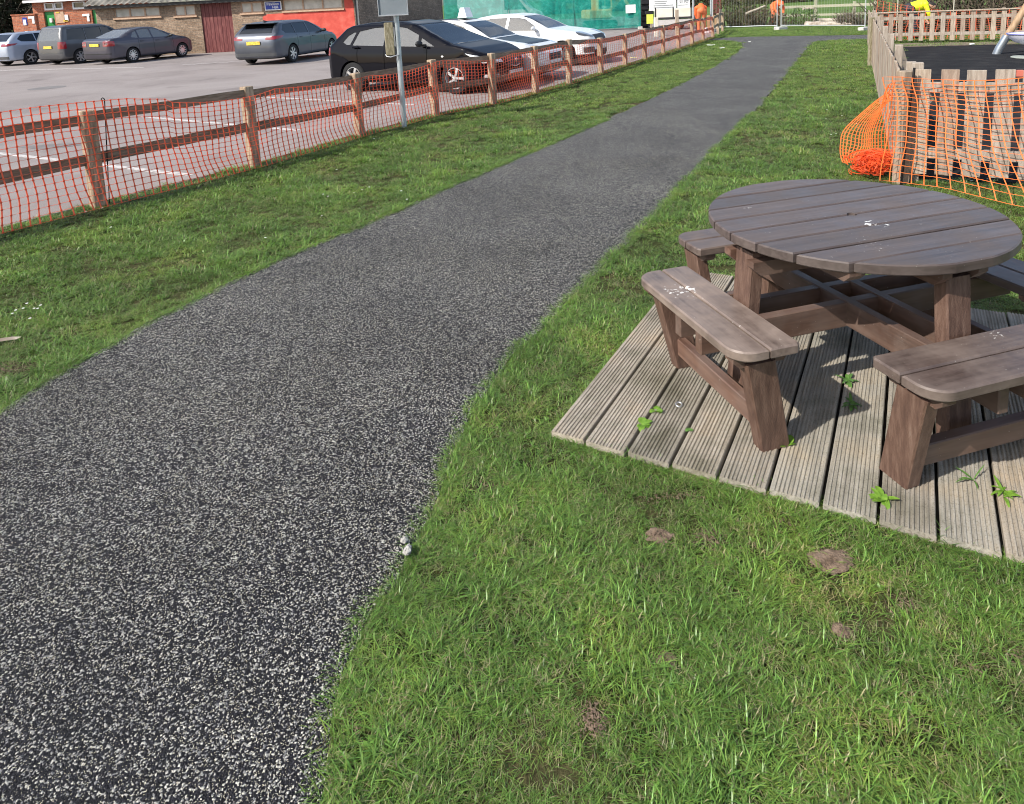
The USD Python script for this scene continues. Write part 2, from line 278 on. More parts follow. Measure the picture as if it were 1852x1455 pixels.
M_grass = mat('grass_blade', {'a': ('attribute', {'attribute': 'bladecol'}), 'g': ('geometry', {}), 'n': ('noise_texture', {'scale': 1.7, 'detail': 5, 'roughness': .65}), 'oi': ('object_info', {}),
    'r': ('rgb_ramp', {'ramp': [(.3, (.62, .66, .6)), (.5, (1.0, 1.0, 1.0)), (.72, (1.5, 1.28, 1.1))]}), 'm': ('mix_color', {'blend_type': 'multiply', 'fac': 1.0, 'use_clamp': False}),
    'p': ('principled_bsdf', {'roughness': .42, 'specular_ior_level': .45}), 't': ('translucent_bsdf', {}), 'mx': ('mix_closure', {'fac': .3})},
    [('a.color', 'm.a'), ('g.position', 'n.vector'), ('n.fac', 'r.fac'), ('r.color', 'm.b'), ('m.result', 'p.base_color'), ('m.result', 't.color'), ('p.BSDF', 'mx.closure1'), ('t.BSDF', 'mx.closure2')], surface='mx.closure')
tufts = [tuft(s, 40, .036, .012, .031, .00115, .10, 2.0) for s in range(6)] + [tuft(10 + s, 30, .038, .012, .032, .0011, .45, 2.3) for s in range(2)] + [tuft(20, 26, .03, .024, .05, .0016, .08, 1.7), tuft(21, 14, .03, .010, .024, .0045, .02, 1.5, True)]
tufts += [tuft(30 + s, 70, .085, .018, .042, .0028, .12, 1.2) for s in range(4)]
def view_mask(P, mx=260, my=160):
    d = np.c_[P[:, :2], np.zeros(len(P))] - [0, 0, EYE]; z = d @ FWD; u = d @ c_right / z * F_PX + 926; v = -(d @ c_up) / z * F_PX + PY
    return (z > .3) & (u > -mx) & (u < 1852 + mx) & (v < 1455 + my) & (v > -200)
SOIL = [(1505, 1000, .085, .055), (1190, 957, .055, .04), (1285, 960, .06, .06), (1073, 1292, .045, .06), (1522, 1127, .032, .03), (1205, 1178, .03, .03), (1330, 1060, .04, .03), (1230, 885, .12, .03), (1640, 1075, .06, .035), (1762, 1195, .06, .03), (1090, 965, .05, .03), (8, 660, .20, .10), (1420, 930, .05, .03), (1150, 1010, .05, .035), (870, 870, .07, .05), (1370, 970, .04, .04), (640, 1300, .03, .06), (1850, 1170, .08, .04)]
soil_c = np.array([gnd(a, b)[:2] for a, b, *_ in SOIL]); soil_r = np.array([(c, d) for *_, c, d in SOIL])
keep_out = shapely.union_all([path_poly, car_park_poly, play_poly, deck_poly.buffer(-.004)])
shapely.prepare(keep_out)
def scatter(n, x0, x1, y0, y1):
    P = np.c_[rng.uniform(x0, x1, n), rng.uniform(y0, y1, n)]
    P = P[view_mask(P, 1100, 220)]; P = P[~shapely.contains_xy(keep_out, P[:, 0], P[:, 1])]
    near = P[P[:, 1] < 12]
    k = np.ones(len(P), bool)
    for c, r in zip(soil_c, soil_r):
        q = ((P - c) / r); d = (q ** 2).sum(1); k &= ~((d < 1.0) & (rng.uniform(size=len(P)) > .12 + .38 * d))
    return P[k]
bands = [(0.9, 2.4, 1700, .95), (2.4, 4.0, 1200, 1.05), (4.0, 7.0, 480, 1.35), (7.0, 11.0, 260, 1.7)]
pts, scl, wh = [], [], []
for y0, y1, dens, s in bands:
    x0, x1 = -1.1 * y1 - 1, 1.35 * y1 + 1.6
    P = scatter(int(dens * (x1 - x0) * (y1 - y0)), x0, x1, y0, y1)
    nz = meshkit.noise(np.c_[P * 2.3, np.zeros(len(P))], 3); nz2 = meshkit.noise(np.c_[P * 1.1, np.zeros(len(P))], 9)
    P_k = rng.uniform(size=len(P)) < .55 + .75 * nz
    P, nz, nz2 = P[P_k], nz[P_k], nz2[P_k]
    w = rng.integers(0, 6, len(P)); u = rng.uniform(size=len(P))
    w = np.where(u < .12 + .45 * np.clip(nz2 - .45, 0, 1), rng.integers(6, 8, len(P)), w); w = np.where((u > .72) & (nz > .45), 8, w); w = np.where(u > .965, 9, w)
    pts.append(P); wh.append(w); scl.append(s * rng.uniform(.75, 1.2, len(P)) * (.72 + .5 * nz))
for y0, y1, dens, s in [(11, 18, 90, 1.0), (18, 32, 34, 1.5)]:
    x0, x1 = -.2 * y1, 1.0 * y1 + 1
    P = scatter(int(dens * (x1 - x0) * (y1 - y0)), x0, x1, y0, y1)
    pts.append(P); wh.append(rng.integers(10, 14, len(P))); scl.append(s * rng.uniform(.7, 1.25, len(P)))
P, wh, scl = np.vstack(pts), np.concatenate(wh), np.concatenate(scl)
# a denser fringe hanging over the edges of the path and the deck
ed = []
for ring, n, lim in ((path_poly.exterior, 11000, 9.0), (deck_poly.exterior, 900, 9.0)):
    for s in rng.uniform(0, ring.length, n):
        q = ring.interpolate(s); ed.append((q.x + rng.normal(0, .014), q.y + rng.normal(0, .014)))
ed = np.array(ed); ed = ed[view_mask(ed, 700, 220) & (ed[:, 1] < 10) & (ed[:, 1] > .8)]
inner = shapely.contains_xy(path_poly.buffer(-.032), ed[:, 0], ed[:, 1]) | shapely.contains_xy(deck_poly.buffer(-.03), ed[:, 0], ed[:, 1])
ed = ed[~inner]
P = np.vstack([P, ed]); wh = np.concatenate([wh, rng.choice([0, 1, 2, 3, 4, 6, 8, 9], len(ed))]); scl = np.concatenate([scl, rng.uniform(.7, 1.15, len(ed)) * np.clip(.8 + ed[:, 1] * .06, .8, 1.4)])
P3 = np.c_[P, np.full(len(P), -0.034)]
sc3 = np.stack([scl, scl, scl * rng.uniform(.8, 1.15, len(P))], 1)
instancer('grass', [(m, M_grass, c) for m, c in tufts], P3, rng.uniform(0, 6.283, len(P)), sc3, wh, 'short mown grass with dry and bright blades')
N_TUFTS = len(P)

def crumb(seed, long):
    r = np.random.default_rng(seed); p = r.normal(size=(9, 3)); p /= np.linalg.norm(p, axis=1)[:, None]; p *= r.uniform(.6, 1.0, (9, 1))
    return tm(m3.Manifold.hull_points(p * np.array([long, .55, .38])))
M_black = plain('crumb_black', [(.35, (.004, .004, .006)), (.65, (.011, .011, .015))], .8, 90, spec=.06)
M_cream = plain('crumb_cream', [(.3, (.50, .46, .33)), (.5, (.70, .66, .50)), (.7, (.78, .75, .63))], .8, 70)
cr_protos = [(crumb(s, 1.0 + .25 * s), M_black, None) for s in range(4)] + [(crumb(9 + s, 1.1 + .3 * s), M_cream, None) for s in range(4)]
def on_path(bands, seed):
    r = np.random.default_rng(seed); out = []
    for y0, y1, dens, k in bands:
        n = int(dens * 6.2 * (y1 - y0)); Pc = np.c_[r.uniform(-3.6, 2.6, n), r.uniform(y0, y1, n)]
        t = meshkit.noise(np.c_[Pc * 4.0, np.zeros(n)], 31); Pc = Pc[view_mask(Pc, 120, 60) & (r.uniform(size=n) < .70 + .6 * (t - .5))]; Pc = Pc[shapely.contains_xy(path_poly.buffer(.006), Pc[:, 0], Pc[:, 1])]; out.append(np.c_[Pc, np.full(len(Pc), k)])
    return np.vstack(out)
Pb = on_path([(1.0, 2.2, 36000, 1), (2.2, 3.4, 24000, 1.1), (3.4, 5.0, 11000, 1.3), (5.0, 7.5, 4000, 1.6)], 1)
Pw = on_path([(1.0, 1.7, 25000, .86), (1.7, 2.4, 19000, .92), (2.4, 3.4, 12500, 1.0), (3.4, 5.0, 6000, 1.25), (5.0, 7.5, 2300, 1.6), (7.5, 11.0, 700, 2.0)], 2)
rc = np.random.default_rng(3); sb = rc.uniform(.0013, .0030, len(Pb)) * Pb[:, 2]; sw_ = rc.uniform(.0011, .0024, len(Pw)) * Pw[:, 2]
n = len(Pb) + len(Pw); s = np.concatenate([sb, sw_]); zz = np.concatenate([sb * rc.uniform(-.2, .5, len(sb)), .0002 + sw_ * rc.uniform(-.2, .35, len(sw_))])
instancer('rubber_crumb', cr_protos, np.c_[np.vstack([Pb, Pw])[:, :2], -0.023 + zz], rc.uniform(0, 6.283, n), np.stack([s, s, s], 1), np.concatenate([np.zeros(len(Pb), int), np.full(len(Pw), 4)]) + rc.integers(0, 4, n), 'loose black and cream rubber shreds bound into the path surface', tilt=rc.normal(0, .45, n))
# ================================================================ timber deck
def deckwood(name, a, b, c): 
    return mat(name, {'g': ('geometry', {}), 'vr': ('vector_rotate', {'rotate_type': 'z_axis', 'angle': -DECK_ANG}), 'vm': ('vector_math', {'math_type': 'multiply', 'vector2': (3.0, 60, 60)}), 'n': ('noise_texture', {'scale': 1.0, 'detail': 6, 'roughness': .65}),
        'n2': ('noise_texture', {'scale': 2.6, 'detail': 6, 'roughness': .62}), 'n3': ('noise_texture', {'scale': 150, 'detail': 3, 'roughness': .7}), 'r': ('rgb_ramp', {'ramp': [(.3, a), (.52, b), (.75, c)]}), 'r2': ('rgb_ramp', {'ramp': [(.32, (.55, .56, .5)), (.5, (1, 1, 1)), (.7, (1.22, 1.1, .96))]}),
        'r3': ('rgb_ramp', {'ramp': [(.36, (.55, .52, .46)), (.48, (1, 1, 1))]}), 'm': ('mix_color', {'blend_type': 'multiply', 'fac': 1.0, 'use_clamp': False}), 'm2': ('mix_color', {'blend_type': 'multiply', 'fac': .8, 'use_clamp': False}), 'b': ('bump', {'strength': .5, 'distance': .004}), 'p': ('principled_bsdf', {'roughness': .8, 'specular_ior_level': .25})},
        [('g.position', 'vr.vector'), ('vr.vector', 'vm.vector1'), ('vm.vector', 'n.vector'), ('g.position', 'n2.vector'), ('g.position', 'n3.vector'), ('n.fac', 'r.fac'), ('n2.fac', 'r2.fac'), ('n3.fac', 'r3.fac'), ('r.color', 'm.a'), ('r2.color', 'm.b'), ('m.result', 'm2.a'), ('r3.color', 'm2.b'), ('m2.result', 'p.base_color'), ('n.fac', 'b.height'), ('b.normal', 'p.normal')])
M_deck = [deckwood('deck_board_warm', (.19, .165, .13), (.295, .262, .215), (.40, .36, .305)), deckwood('deck_board_grey', (.19, .175, .145), (.285, .265, .225), (.38, .355, .305)), deckwood('deck_board_dark', (.17, .15, .12), (.255, .23, .192), (.34, .31, .262))]
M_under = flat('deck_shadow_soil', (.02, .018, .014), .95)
deck = thing('timber_deck', 'weathered grooved timber deck set in the lawn under the round picnic table', 'deck', (DECK_A[0], DECK_A[1], 0), DECK_ANG)
rb = np.random.default_rng(5)
edges = [0.0, .147] + [.147 + .1715 * k for k in range(1, 11)]
for k in range(11):
    y0, y1 = -edges[k + 1] + .0058, -edges[k] - (.0058 if k else 0)
    w = y1 - y0; nr = max(6, int(round((w - .022) / .0142))); pitch = (w - .022) / nr
    top = [(y0, -.03), (y0, -.004), (y0 + .003, 0), (y0 + .010, 0)]
    for j in range(nr):
        a = y0 + .011 + j * pitch
        top += [(a + .0005, -.0001), (a + pitch * .22, -.0042), (a + pitch * .5, -.0042), (a + pitch * .68, 0), (a + pitch * .97, 0)]
    top += [(y1 - .010, -.00005), (y1 - .003, 0), (y1, -.004), (y1, -.03)]
    poly = Polygon(top).buffer(0)
    L0, L1 = rb.uniform(-.010, .006) + .033 * edges[k], 1.88 + .033 * edges[k] + rb.uniform(-.01, .01)
    m = trimesh.creation.extrude_polygon(poly, L1 - L0, engine='earcut')
    m.apply_transform(np.array([[0, 0, 1, L0], [1, 0, 0, 0], [0, 1, 0, 0], [0, 0, 0, 1.0]]))
    if np.linalg.det(np.array([[0, 0, 1], [1, 0, 0], [0, 1, 0]])) < 0: m.invert()
    m = turn(m, rb.normal(0, .0012), (0, 0, 1), (1, (y0 + y1) / 2, 0)); m = turn(m, rb.normal(0, .004), (1, 0, 0), (1, (y0 + y1) / 2, 0)); m.apply_translation((0, 0, rb.normal(0, .0012)))
    obj('board', m, M_deck[[0, 0, 2, 0, 2, 1, 1, 2, 1, 0, 1][k]], deck)
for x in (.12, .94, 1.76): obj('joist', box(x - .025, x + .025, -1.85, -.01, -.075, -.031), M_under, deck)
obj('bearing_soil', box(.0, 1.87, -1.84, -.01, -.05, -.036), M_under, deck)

# ================================================================ round picnic table with four seats
TC, TROT = np.array([1.454, 2.92]), 0.267
def stained(name, rot, spots=(), warm=0.0, base=((.046, .034, .031), (.072, .054, .050), (.105, .080, .073)), rough=.42):
    nodes = {'g': ('geometry', {}), 'vr': ('vector_rotate', {'rotate_type': 'z_axis', 'angle': -rot}), 'vm': ('vector_math', {'math_type': 'multiply', 'vector2': (2.5, 38, 38)}), 'n': ('noise_texture', {'scale': 1.0, 'detail': 7, 'roughness': .62, 'distortion': .6}),
        'n2': ('noise_texture', {'scale': 5.5, 'detail': 7, 'roughness': .66}), 'n3': ('noise_texture', {'scale': 95, 'detail': 3, 'roughness': .6}), 'r': ('rgb_ramp', {'ramp': [(.3, base[0]), (.5, base[1]), (.74, base[2])]}), 'r2': ('rgb_ramp', {'ramp': [(.36, (0, 0, 0)), (.68, (1, 1, 1))]}),
        'm': ('mix_color', {'b': (.17 + warm, .135 + warm * .75, .115 + warm * .6), 'use_clamp': False}), 'f': ('math', {'math_type': 'multiply', 'value2': .36 + warm * 2}), 'r3': ('rgb_ramp', {'ramp': [(.715, (0, 0, 0)), (.745, (1, 1, 1))]}), 'm3': ('mix_color', {'b': (.45, .42, .38)}),
        'rr': ('map_range', {'from_min': .3, 'from_max': .7, 'to_min': rough - .13, 'to_max': rough + .16}), 'b': ('bump', {'strength': .3, 'distance': .003}), 'p': ('principled_bsdf', {'specular_ior_level': .5})}
    links = [('g.position', 'vr.vector'), ('vr.vector', 'vm.vector1'), ('vm.vector', 'n.vector'), ('g.position', 'n2.vector'), ('g.position', 'n3.vector'), ('n.fac', 'r.fac'), ('n2.fac', 'r2.fac'), ('r2.color', 'f.value1'), ('f.value', 'm.fac'), ('r.color', 'm.a'), ('m.result', 'm3.a'), ('n3.fac', 'r3.fac'), ('r3.color', 'm3.fac'),
             ('n2.fac', 'rr.value'), ('rr.result', 'p.roughness'), ('n.fac', 'b.height'), ('b.normal', 'p.normal')]
    last = 'm3.result'
    for k, (c, rad, sc, thr) in enumerate(spots):                     # scratched and splashed patches, each where it lies on the wood
        nodes |= {f'd{k}': ('vector_math', {'math_type': 'distance', 'vector2': tuple(c)}), f'q{k}': ('map_range', {'from_min': rad * .35, 'from_max': rad, 'to_min': .26, 'to_max': -.35, 'clamp': True}), f'x{k}': ('noise_texture', {'scale': sc, 'detail': 5, 'roughness': .6, 'distortion': .4}),
                  f'a{k}': ('math', {'math_type': 'add'}), f't{k}': ('map_range', {'from_min': thr, 'from_max': thr + .08, 'clamp': True}), f'w{k}': ('mix_color', {'b': (.70, .69, .66)})}
        links += [('g.position', f'd{k}.vector1'), (f'd{k}.value', f'q{k}.value'), ('g.position', f'x{k}.vector'), (f'x{k}.fac', f'a{k}.value1'), (f'q{k}.result', f'a{k}.value2'), (f'a{k}.value', f't{k}.value'), (last, f'w{k}.a'), (f't{k}.result', f'w{k}.fac')]
        last = f'w{k}.result'
    nodes |= {'oi': ('object_info', {}), 'om': ('map_range', {'to_min': .78, 'to_max': 1.22}), 'oc': ('combine_color', {}), 'ob': ('mix_color', {'blend_type': 'multiply', 'fac': 1.0, 'use_clamp': False})}
    links += [('oi.random', 'om.value'), ('om.result', 'oc.r'), ('om.result', 'oc.g'), ('om.result', 'oc.b'), ('r.color', 'ob.a'), ('oc.color', 'ob.b')]
    links = [('ob.result', b) if (a, b) == ('r.color', 'm.a') else (a, b) for a, b in links]
    links.append((last, 'p.base_color'))
    return mat(name, nodes, links)
top_spots = [(gnd(1585, 404, .745), .12, 38, .80), (gnd(1350, 376, .745), .06, 70, .83), (gnd(1672, 407, .745), .05, 50, .86), (gnd(1570, 440, .745), .2, 70, .90)]
M_top = stained('table_top_wood', TROT, top_spots, -.03)
M_seat_e = stained('seat_wood_bright', TROT, [(gnd(1790, 603, .449), .12, 80, .86)], .05, ((.052, .036, .031), (.084, .060, .052), (.125, .094, .082)))
M_seat_l = stained('seat_wood_worn', TROT + math.pi / 2, [(gnd(1232, 525, .449), .17, 40, .80)], .12, ((.072, .052, .043), (.12, .09, .076), (.185, .145, .122)))
M_seat_d = stained('seat_wood_dark', TROT + math.pi / 2, [], -.02)
M_frame_e = stained('frame_wood', TROT, [], 0, ((.058, .030, .021), (.094, .051, .036), (.135, .08, .058)), .5)
M_frame_n = stained('frame_wood_cross', TROT + math.pi / 2, [], 0, ((.058, .030, .021), (.094, .051, .036), (.135, .08, .058)), .5)
M_leg = plain('leg_wood', [(.3, (.060, .031, .022)), (.5, (.098, .054, .038)), (.68, (.14, .085, .062)), (.8, (.20, .155, .125))], .58, 6, .4, 40, stretch=(9, 9, 1.4))
table = thing('picnic_table', 'round brown timber picnic table with four attached seats standing on the deck', 'picnic table', (TC[0], TC[1], 0), TROT)
def slab(poly, z0, z1, b=.005):
    c = np.array(poly.exterior.coords)[:-1]; ci = np.array(poly.buffer(-b).exterior.coords)[:-1]
    return tm(m3.Manifold.hull_points(np.vstack([np.c_[ci, np.full(len(ci), z0)], np.c_[c, np.full(len(c), z0 + b)], np.c_[c, np.full(len(c), z1 - b)], np.c_[ci, np.full(len(ci), z1)]])))
disc = Point(0, 0).buffer(.6, 64)
rt = np.random.default_rng(3)
for k in range(8):
    t0, t1 = -.6 + .15 * k + .0055, -.6 + .15 * (k + 1) - .0055
    m = slab(disc.intersection(shapely.box(-.7, t0, .7, t1)), .704, .745)
    if k in (3, 4): m = tm(man(m) - m3.Manifold.cylinder(.2, .021, .021, 24).translate([0, 0, .6]))
    obj('tabletop_board', move(m, 0, 0, rt.normal(0, .0008)), M_top, table, smooth=25)
def cham(p, q, w, h):
    """a batten whose ends are cut at a slant below"""
    p, q = np.asarray(p, float), np.asarray(q, float); L = np.linalg.norm(q - p); x = (q - p) / L; y = np.cross([0, 0, 1], x)
    pts = [p + x * a + y * b + np.array([0, 0, c]) for b in (-w / 2, w / 2) for a, c in ((0, 0), (L, 0), (0, -h * .45), (L, -h * .45), (h * .6, -h), (L - h * .6, -h))]
    return tm(m3.Manifold.hull_points(np.array(pts)))
for s in (-.36, .36): obj('top_batten', cham((s, -.44, .7035), (s, .44, .7035), .07, .045), M_frame_n, table)
for s in (-.082, .082): obj('top_batten', cham((s, -.56, .7025), (s, .56, .7025), .045, .06), M_frame_n, table)
for t in (-.082, .082): obj('top_batten', cham((-.56, t, .643), (.56, t, .643), .045, .06), M_frame_e, table)
for s in (-.082, .082):
    obj('long_beam', beam((s, -.80, .347), (s, .80, .347), .045, .11), M_frame_n, table)
    obj('long_beam', beam((-.80, s, .343), (.80, s, .343), .045, .11), M_frame_e, table)
def plank(p, q, wdir, w, d):
    p, q, wdir = (np.asarray(v, float) for v in (p, q, wdir)); ax = (q - p) / np.linalg.norm(q - p); dd = np.cross(ax, wdir); dd /= np.linalg.norm(dd)
    b = .006; pts = []
    for c, s in ((p, 1), (q, -1)):
        for e, f, g in ((w / 2 - b, d / 2, 0), (w / 2, d / 2 - b, 0)):
            pts += [c + wdir * sx * e + dd * sy * f for sx in (-1, 1) for sy in (-1, 1)]
    return tm(m3.Manifold.hull_points(np.array(pts)))
dirs = [((-1, 0), (0, 1)), ((0, -1), (1, 0)), ((1, 0), (0, 1)), ((0, 1), (1, 0))]
for (rx, ry), (tx, ty) in dirs:
    R, T = np.array([rx, ry, 0.]), np.array([tx, ty, 0.])
    obj('table_leg', plank(R * .555 + [0, 0, 0], R * .505 + [0, 0, .66], T, .112, .062), M_leg, table)
names = ['seat', 'seat', 'seat', 'seat']
mats = [M_seat_l, M_seat_e, M_seat_d, M_seat_e]
for i, ((rx, ry), (tx, ty)) in enumerate(dirs):
    R, T = np.array([rx, ry, 0.]), np.array([tx, ty, 0.])
    st = sub('seat', table, ['pale scratched seat nearest the path', 'brown seat nearest the camera', None, None][i])
    A = np.array([[rx, tx], [ry, ty]])
    def place(poly):
        return shapely.geometry.polygon.orient(Polygon(np.array(poly.exterior.coords) @ A.T))
    inner = Polygon([(.570, -.40), (.585, -.412), (.698, -.412), (.698, .412), (.585, .412), (.570, .40)])
    r_ = .085
    outer = shapely.box(.706, -.412, .838, .412).intersection(shapely.box(.5, -.412 + r_, .838 - r_, .412 - r_).buffer(r_, 12))
    for pl in (inner, outer.convex_hull): obj('seat_board', slab(place(shapely.geometry.polygon.orient(pl)), .409, .449, .006), mats[i], st, smooth=25)
    for s in (-.335, .335):
        obj('seat_batten', cham(R * .585 + T * s + [0, 0, .4085], R * .82 + T * s + [0, 0, .4085], .055, .042), M_frame_e if i % 2 == 0 else M_frame_n, st)
        sg = 1 if s > 0 else -1
        obj('seat_leg', plank(R * .625 + T * (.322 * sg) + [0, 0, 0], R * .715 + T * (.350 * sg) + [0, 0, .385], R, .125, .062), M_leg, st)
    obj('stretcher', beam(R * .66 - T * .33 + [0, 0, .105], R * .66 + T * .33 + [0, 0, .105], .045, .08), M_frame_n if i % 2 == 0 else M_frame_e, st)
for a, b in ((-.3, -.3), (.3, .3), (-.3, .3), (.3, -.3)): pass

# ---------------------------------------------------------------- weeds growing through the deck gaps
def leaf(L, w, bend, seed=0):
    n = 6; t = np.linspace(0, 1, n); hw = w * np.sin(np.pi * (t * .86 + .1)) ** .8
    x = L * t; z = L * (.55 * t - bend * t * t); V = np.vstack([np.c_[x, hw, z + .25 * hw], np.c_[x, -hw, z + .25 * hw], np.c_[x, 0 * t, z]])
    Fc = []
    for i in range(n - 1):
        Fc += [(i, 2 * n + i, 2 * n + i + 1), (i, 2 * n + i + 1, i + 1), (2 * n + i, n + i, n + i + 1), (2 * n + i, n + i + 1, 2 * n + i + 1)]
    return trimesh.Trimesh(V, np.array(Fc), process=False)
M_weed = mat('weed_leaf', {'g': ('geometry', {}), 'n': ('noise_texture', {'scale': 60, 'detail': 3}), 'r': ('rgb_ramp', {'ramp': [(.3, (.10, .22, .02)), (.7, (.22, .38, .05))]}), 'p': ('principled_bsdf', {'roughness': .5}), 't': ('translucent_bsdf', {}), 'mx': ('mix_closure', {'fac': .35})},
    [('g.position', 'n.vector'), ('n.fac', 'r.fac'), ('r.color', 'p.base_color'), ('r.color', 't.color'), ('p.BSDF', 'mx.closure1'), ('t.BSDF', 'mx.closure2')], surface='mx.closure')
M_weed_dark = plain('weed_dark', [(.3, (.04, .10, .015)), (.7, (.09, .19, .035))], .55, 50)
weeds = [((1420, 805), .052, .020, 9, M_weed, 'bright green leafy weed at the foot of the pale seat leg'), ((1186, 742), .034, .014, 7, M_weed, 'small green weed rosette in a deck gap, farther of a pair'), ((1162, 768), .044, .016, 8, M_weed, 'pale green weed rosette in a deck gap, nearer of a pair'), ((1246, 778), .02, .008, 6, M_weed_dark, 'tiny dark weed in the deck gap beside the seat stretcher'),
         ((1533, 690), .05, .008, 15, M_weed_dark, 'spiky green weed in a deck gap below the table'), ((1540, 732), .045, .007, 13, M_weed_dark, 'trailing dark weed in a deck gap between two seats'), ((1597, 905), .045, .012, 12, M_weed, 'ragged green weed at the lawn end of a deck gap'), ((1814, 890), .05, .005, 14, M_weed, 'thin grassy weed in the gap near the brown seat'), ((1760, 868), .075, .003, 6, M_weed_dark, 'long thin grass stalks beside the brown seat leg')]
for k, (p, L, w, n, mtl, lab) in enumerate(weeds):
    r = np.random.default_rng(40 + k); ms = []; c = gnd(*p)
    for j in range(n):
        lf = leaf(L * r.uniform(.6, 1.15), w * r.uniform(.7, 1.2), r.uniform(.1, .75)); off = r.normal(0, L * .25) if n > 9 else 0
        ms.append(move(turn(lf, r.uniform(0, 6.28)), off * math.cos(DECK_ANG), off * math.sin(DECK_ANG), 0))
    wd = thing('weed', lab, 'weed', (c[0], c[1], -.002)); obj('leaves', ms, mtl, wd, smooth=True)
M_alu = flat('aluminium', (.62, .62, .62), .35, 1.0)
ring = tm(trimesh.creation.torus(.0125, .0035, 24, 8)); c = gnd(1228, 732, .004)
obj('metal_ring', move(turn(ring, .25, (1, 0, 0)), *c), M_alu, smooth=True, label='small shiny metal ring lying on the deck beside the pale seat', cat='ring')
# ================================================================ post and rail fence beside the car park
M_post = plain('fence_post_wood', [(.3, (.17, .12, .078)), (.5, (.30, .22, .148)), (.7, (.45, .36, .255))], .8, 5, .5, 30, stretch=(9, 9, 1.2))
M_rail = plain('fence_rail_wood', [(.3, (.10, .072, .048)), (.5, (.18, .132, .092)), (.7, (.27, .21, .155))], .85, 5, .5, 40, rot=.95, stretch=(1.2, 10, 10))
fence = thing('rail_fence', 'brown timber post and two rail fence along the car park edge', 'fence', (0, 0, 0))
rf = np.random.default_rng(21)
posts3 = []
for k, (x, y) in enumerate(FENCE):
    a = FENCE[max(k - 1, 0)]; b = FENCE[min(k + 1, len(FENCE) - 1)]; ang = math.atan2(b[1] - a[1], b[0] - a[0])
    h = .90 + rf.uniform(-.03, .04) - (.06 if y > 15 else 0)
    w = .062
    m = box(-w, w, -.05, .05, -.3, h, .008)
    m = turn(m, rf.normal(0, .02), (1, 0, 0)); m = turn(m, rf.normal(0, .02), (0, 1, 0)); m = turn(m, ang + rf.normal(0, .06))
    obj('post', move(m, x, y, -.03), M_post, fence)
    posts3.append(np.array([x, y, h]))
for k in range(len(FENCE) - 1):
    p, q = posts3[k], posts3[k + 1]; d = (q - p)[:2] / np.linalg.norm((q - p)[:2]); nn = np.array([-d[1], d[0]]) * .012
    for hz, nm in ((-.105, 'rail'), (-.50, 'rail')):
        a = np.r_[p[:2] - d * .02 + nn, p[2] + hz + rf.normal(0, .008)]; b = np.r_[q[:2] + d * .02 + nn, q[2] + hz + rf.normal(0, .008)]
        ts = np.linspace(0, 1, 7); rows = []
        hh = .052 * rf.uniform(.92, 1.1)
        mm = [a + (b - a) * t + [0, 0, rf.normal(0, .004)] for t in ts]
        V, Fc = [], []
        for i, c in enumerate(mm):
            u = np.r_[-d[1], d[0], 0] * .019
            V += [c - u - [0, 0, hh], c + u - [0, 0, hh], c + u + [0, 0, hh * .9], c - u + [0, 0, hh]]
        for i in range(6):
            for j in range(4):
                A, B, C, D = 4 * i + j, 4 * i + (j + 1) % 4, 4 * i + 4 + (j + 1) % 4, 4 * i + 4 + j; Fc += [(A, C, B), (A, D, C)]
        Fc += [(0, 1, 2), (0, 2, 3), (24, 26, 25), (24, 27, 26)]
        obj(nm, trimesh.Trimesh(np.array(V), np.array(Fc), process=False), M_rail, fence)

# ---------------------------------------------------------------- orange barrier netting
def netmat(name, c, tr=.35):
    return mat(name, {'g': ('geometry', {}), 'n': ('noise_texture', {'scale': 3}), 'r': ('rgb_ramp', {'ramp': [(.3, tuple(x * .85 for x in c)), (.7, tuple(min(1, x * 1.1) for x in c))]}), 'p': ('principled_bsdf', {'roughness': .45}), 't': ('translucent_bsdf', {}), 'mx': ('mix_closure', {'fac': tr})},
        [('g.position', 'n.vector'), ('n.fac', 'r.fac'), ('r.color', 'p.base_color'), ('r.color', 't.color'), ('p.BSDF', 'mx.closure1'), ('t.BSDF', 'mx.closure2')], surface='mx.closure')
M_net = netmat('net_orange', (.95, .27, .14), .58)
M_net2 = netmat('net_orange_bright', (.92, .27, .07), .4)
fl = LineString(FENCE).parallel_offset(.085, 'right')
if np.hypot(*(np.array(fl.coords[0]) - FENCE[0])) > 2: fl = LineString(list(fl.coords)[::-1])
def net_rows(line, s, top, bot, seed, nrow, flare=.10, wob=.03):
    """a hanging net: for every s a column of nrow points from the ground to the top edge"""
    P = np.zeros((nrow, len(s), 3)); t = np.linspace(0, 1, nrow)
    for j, d in enumerate(s):
        a = line.interpolate(d); b = line.interpolate(min(d + .1, line.length)); dd = np.array([b.x - a.x, b.y - a.y]); dd /= np.linalg.norm(dd) + 1e-9; nr = np.array([dd[1], -dd[0]])
        q = np.c_[np.full(nrow, d * 1.6), t * 2.2, np.zeros(nrow)]
        w1 = meshkit.noise(q, seed) - .5; w2 = meshkit.noise(q * 1.7, seed + 3) - .5
        out = flare * (1 - t) ** 2.2 + wob * 1.6 * w1 * (1 - t); al = wob * 3.0 * w2 * (1 - t) ** .7
        P[:, j, 0] = a.x + nr[0] * out + dd[0] * al; P[:, j, 1] = a.y + nr[1] * out + dd[1] * al
        P[:, j, 2] = bot(d) + (top(d) - bot(d)) * t + .012 * w1
    return P
def net_mesh(P, side_v, dots, wv=.0055, wh=.0016, th=.0011):
    ms = [ribbon(P, side_v, wh, th), ribbon(P.transpose(1, 0, 2), side_v, wv, th)]
    if dots:
        n = P[:, :dots].reshape(-1, 3); d = np.asarray(side_v) / np.linalg.norm(side_v)
        seg = np.stack([n - [0, 0, .0065], n + [0, 0, .0065]], 1); ms.append(ribbon(seg, side_v, .0085, .0022))
    return trimesh.util.concatenate(ms)
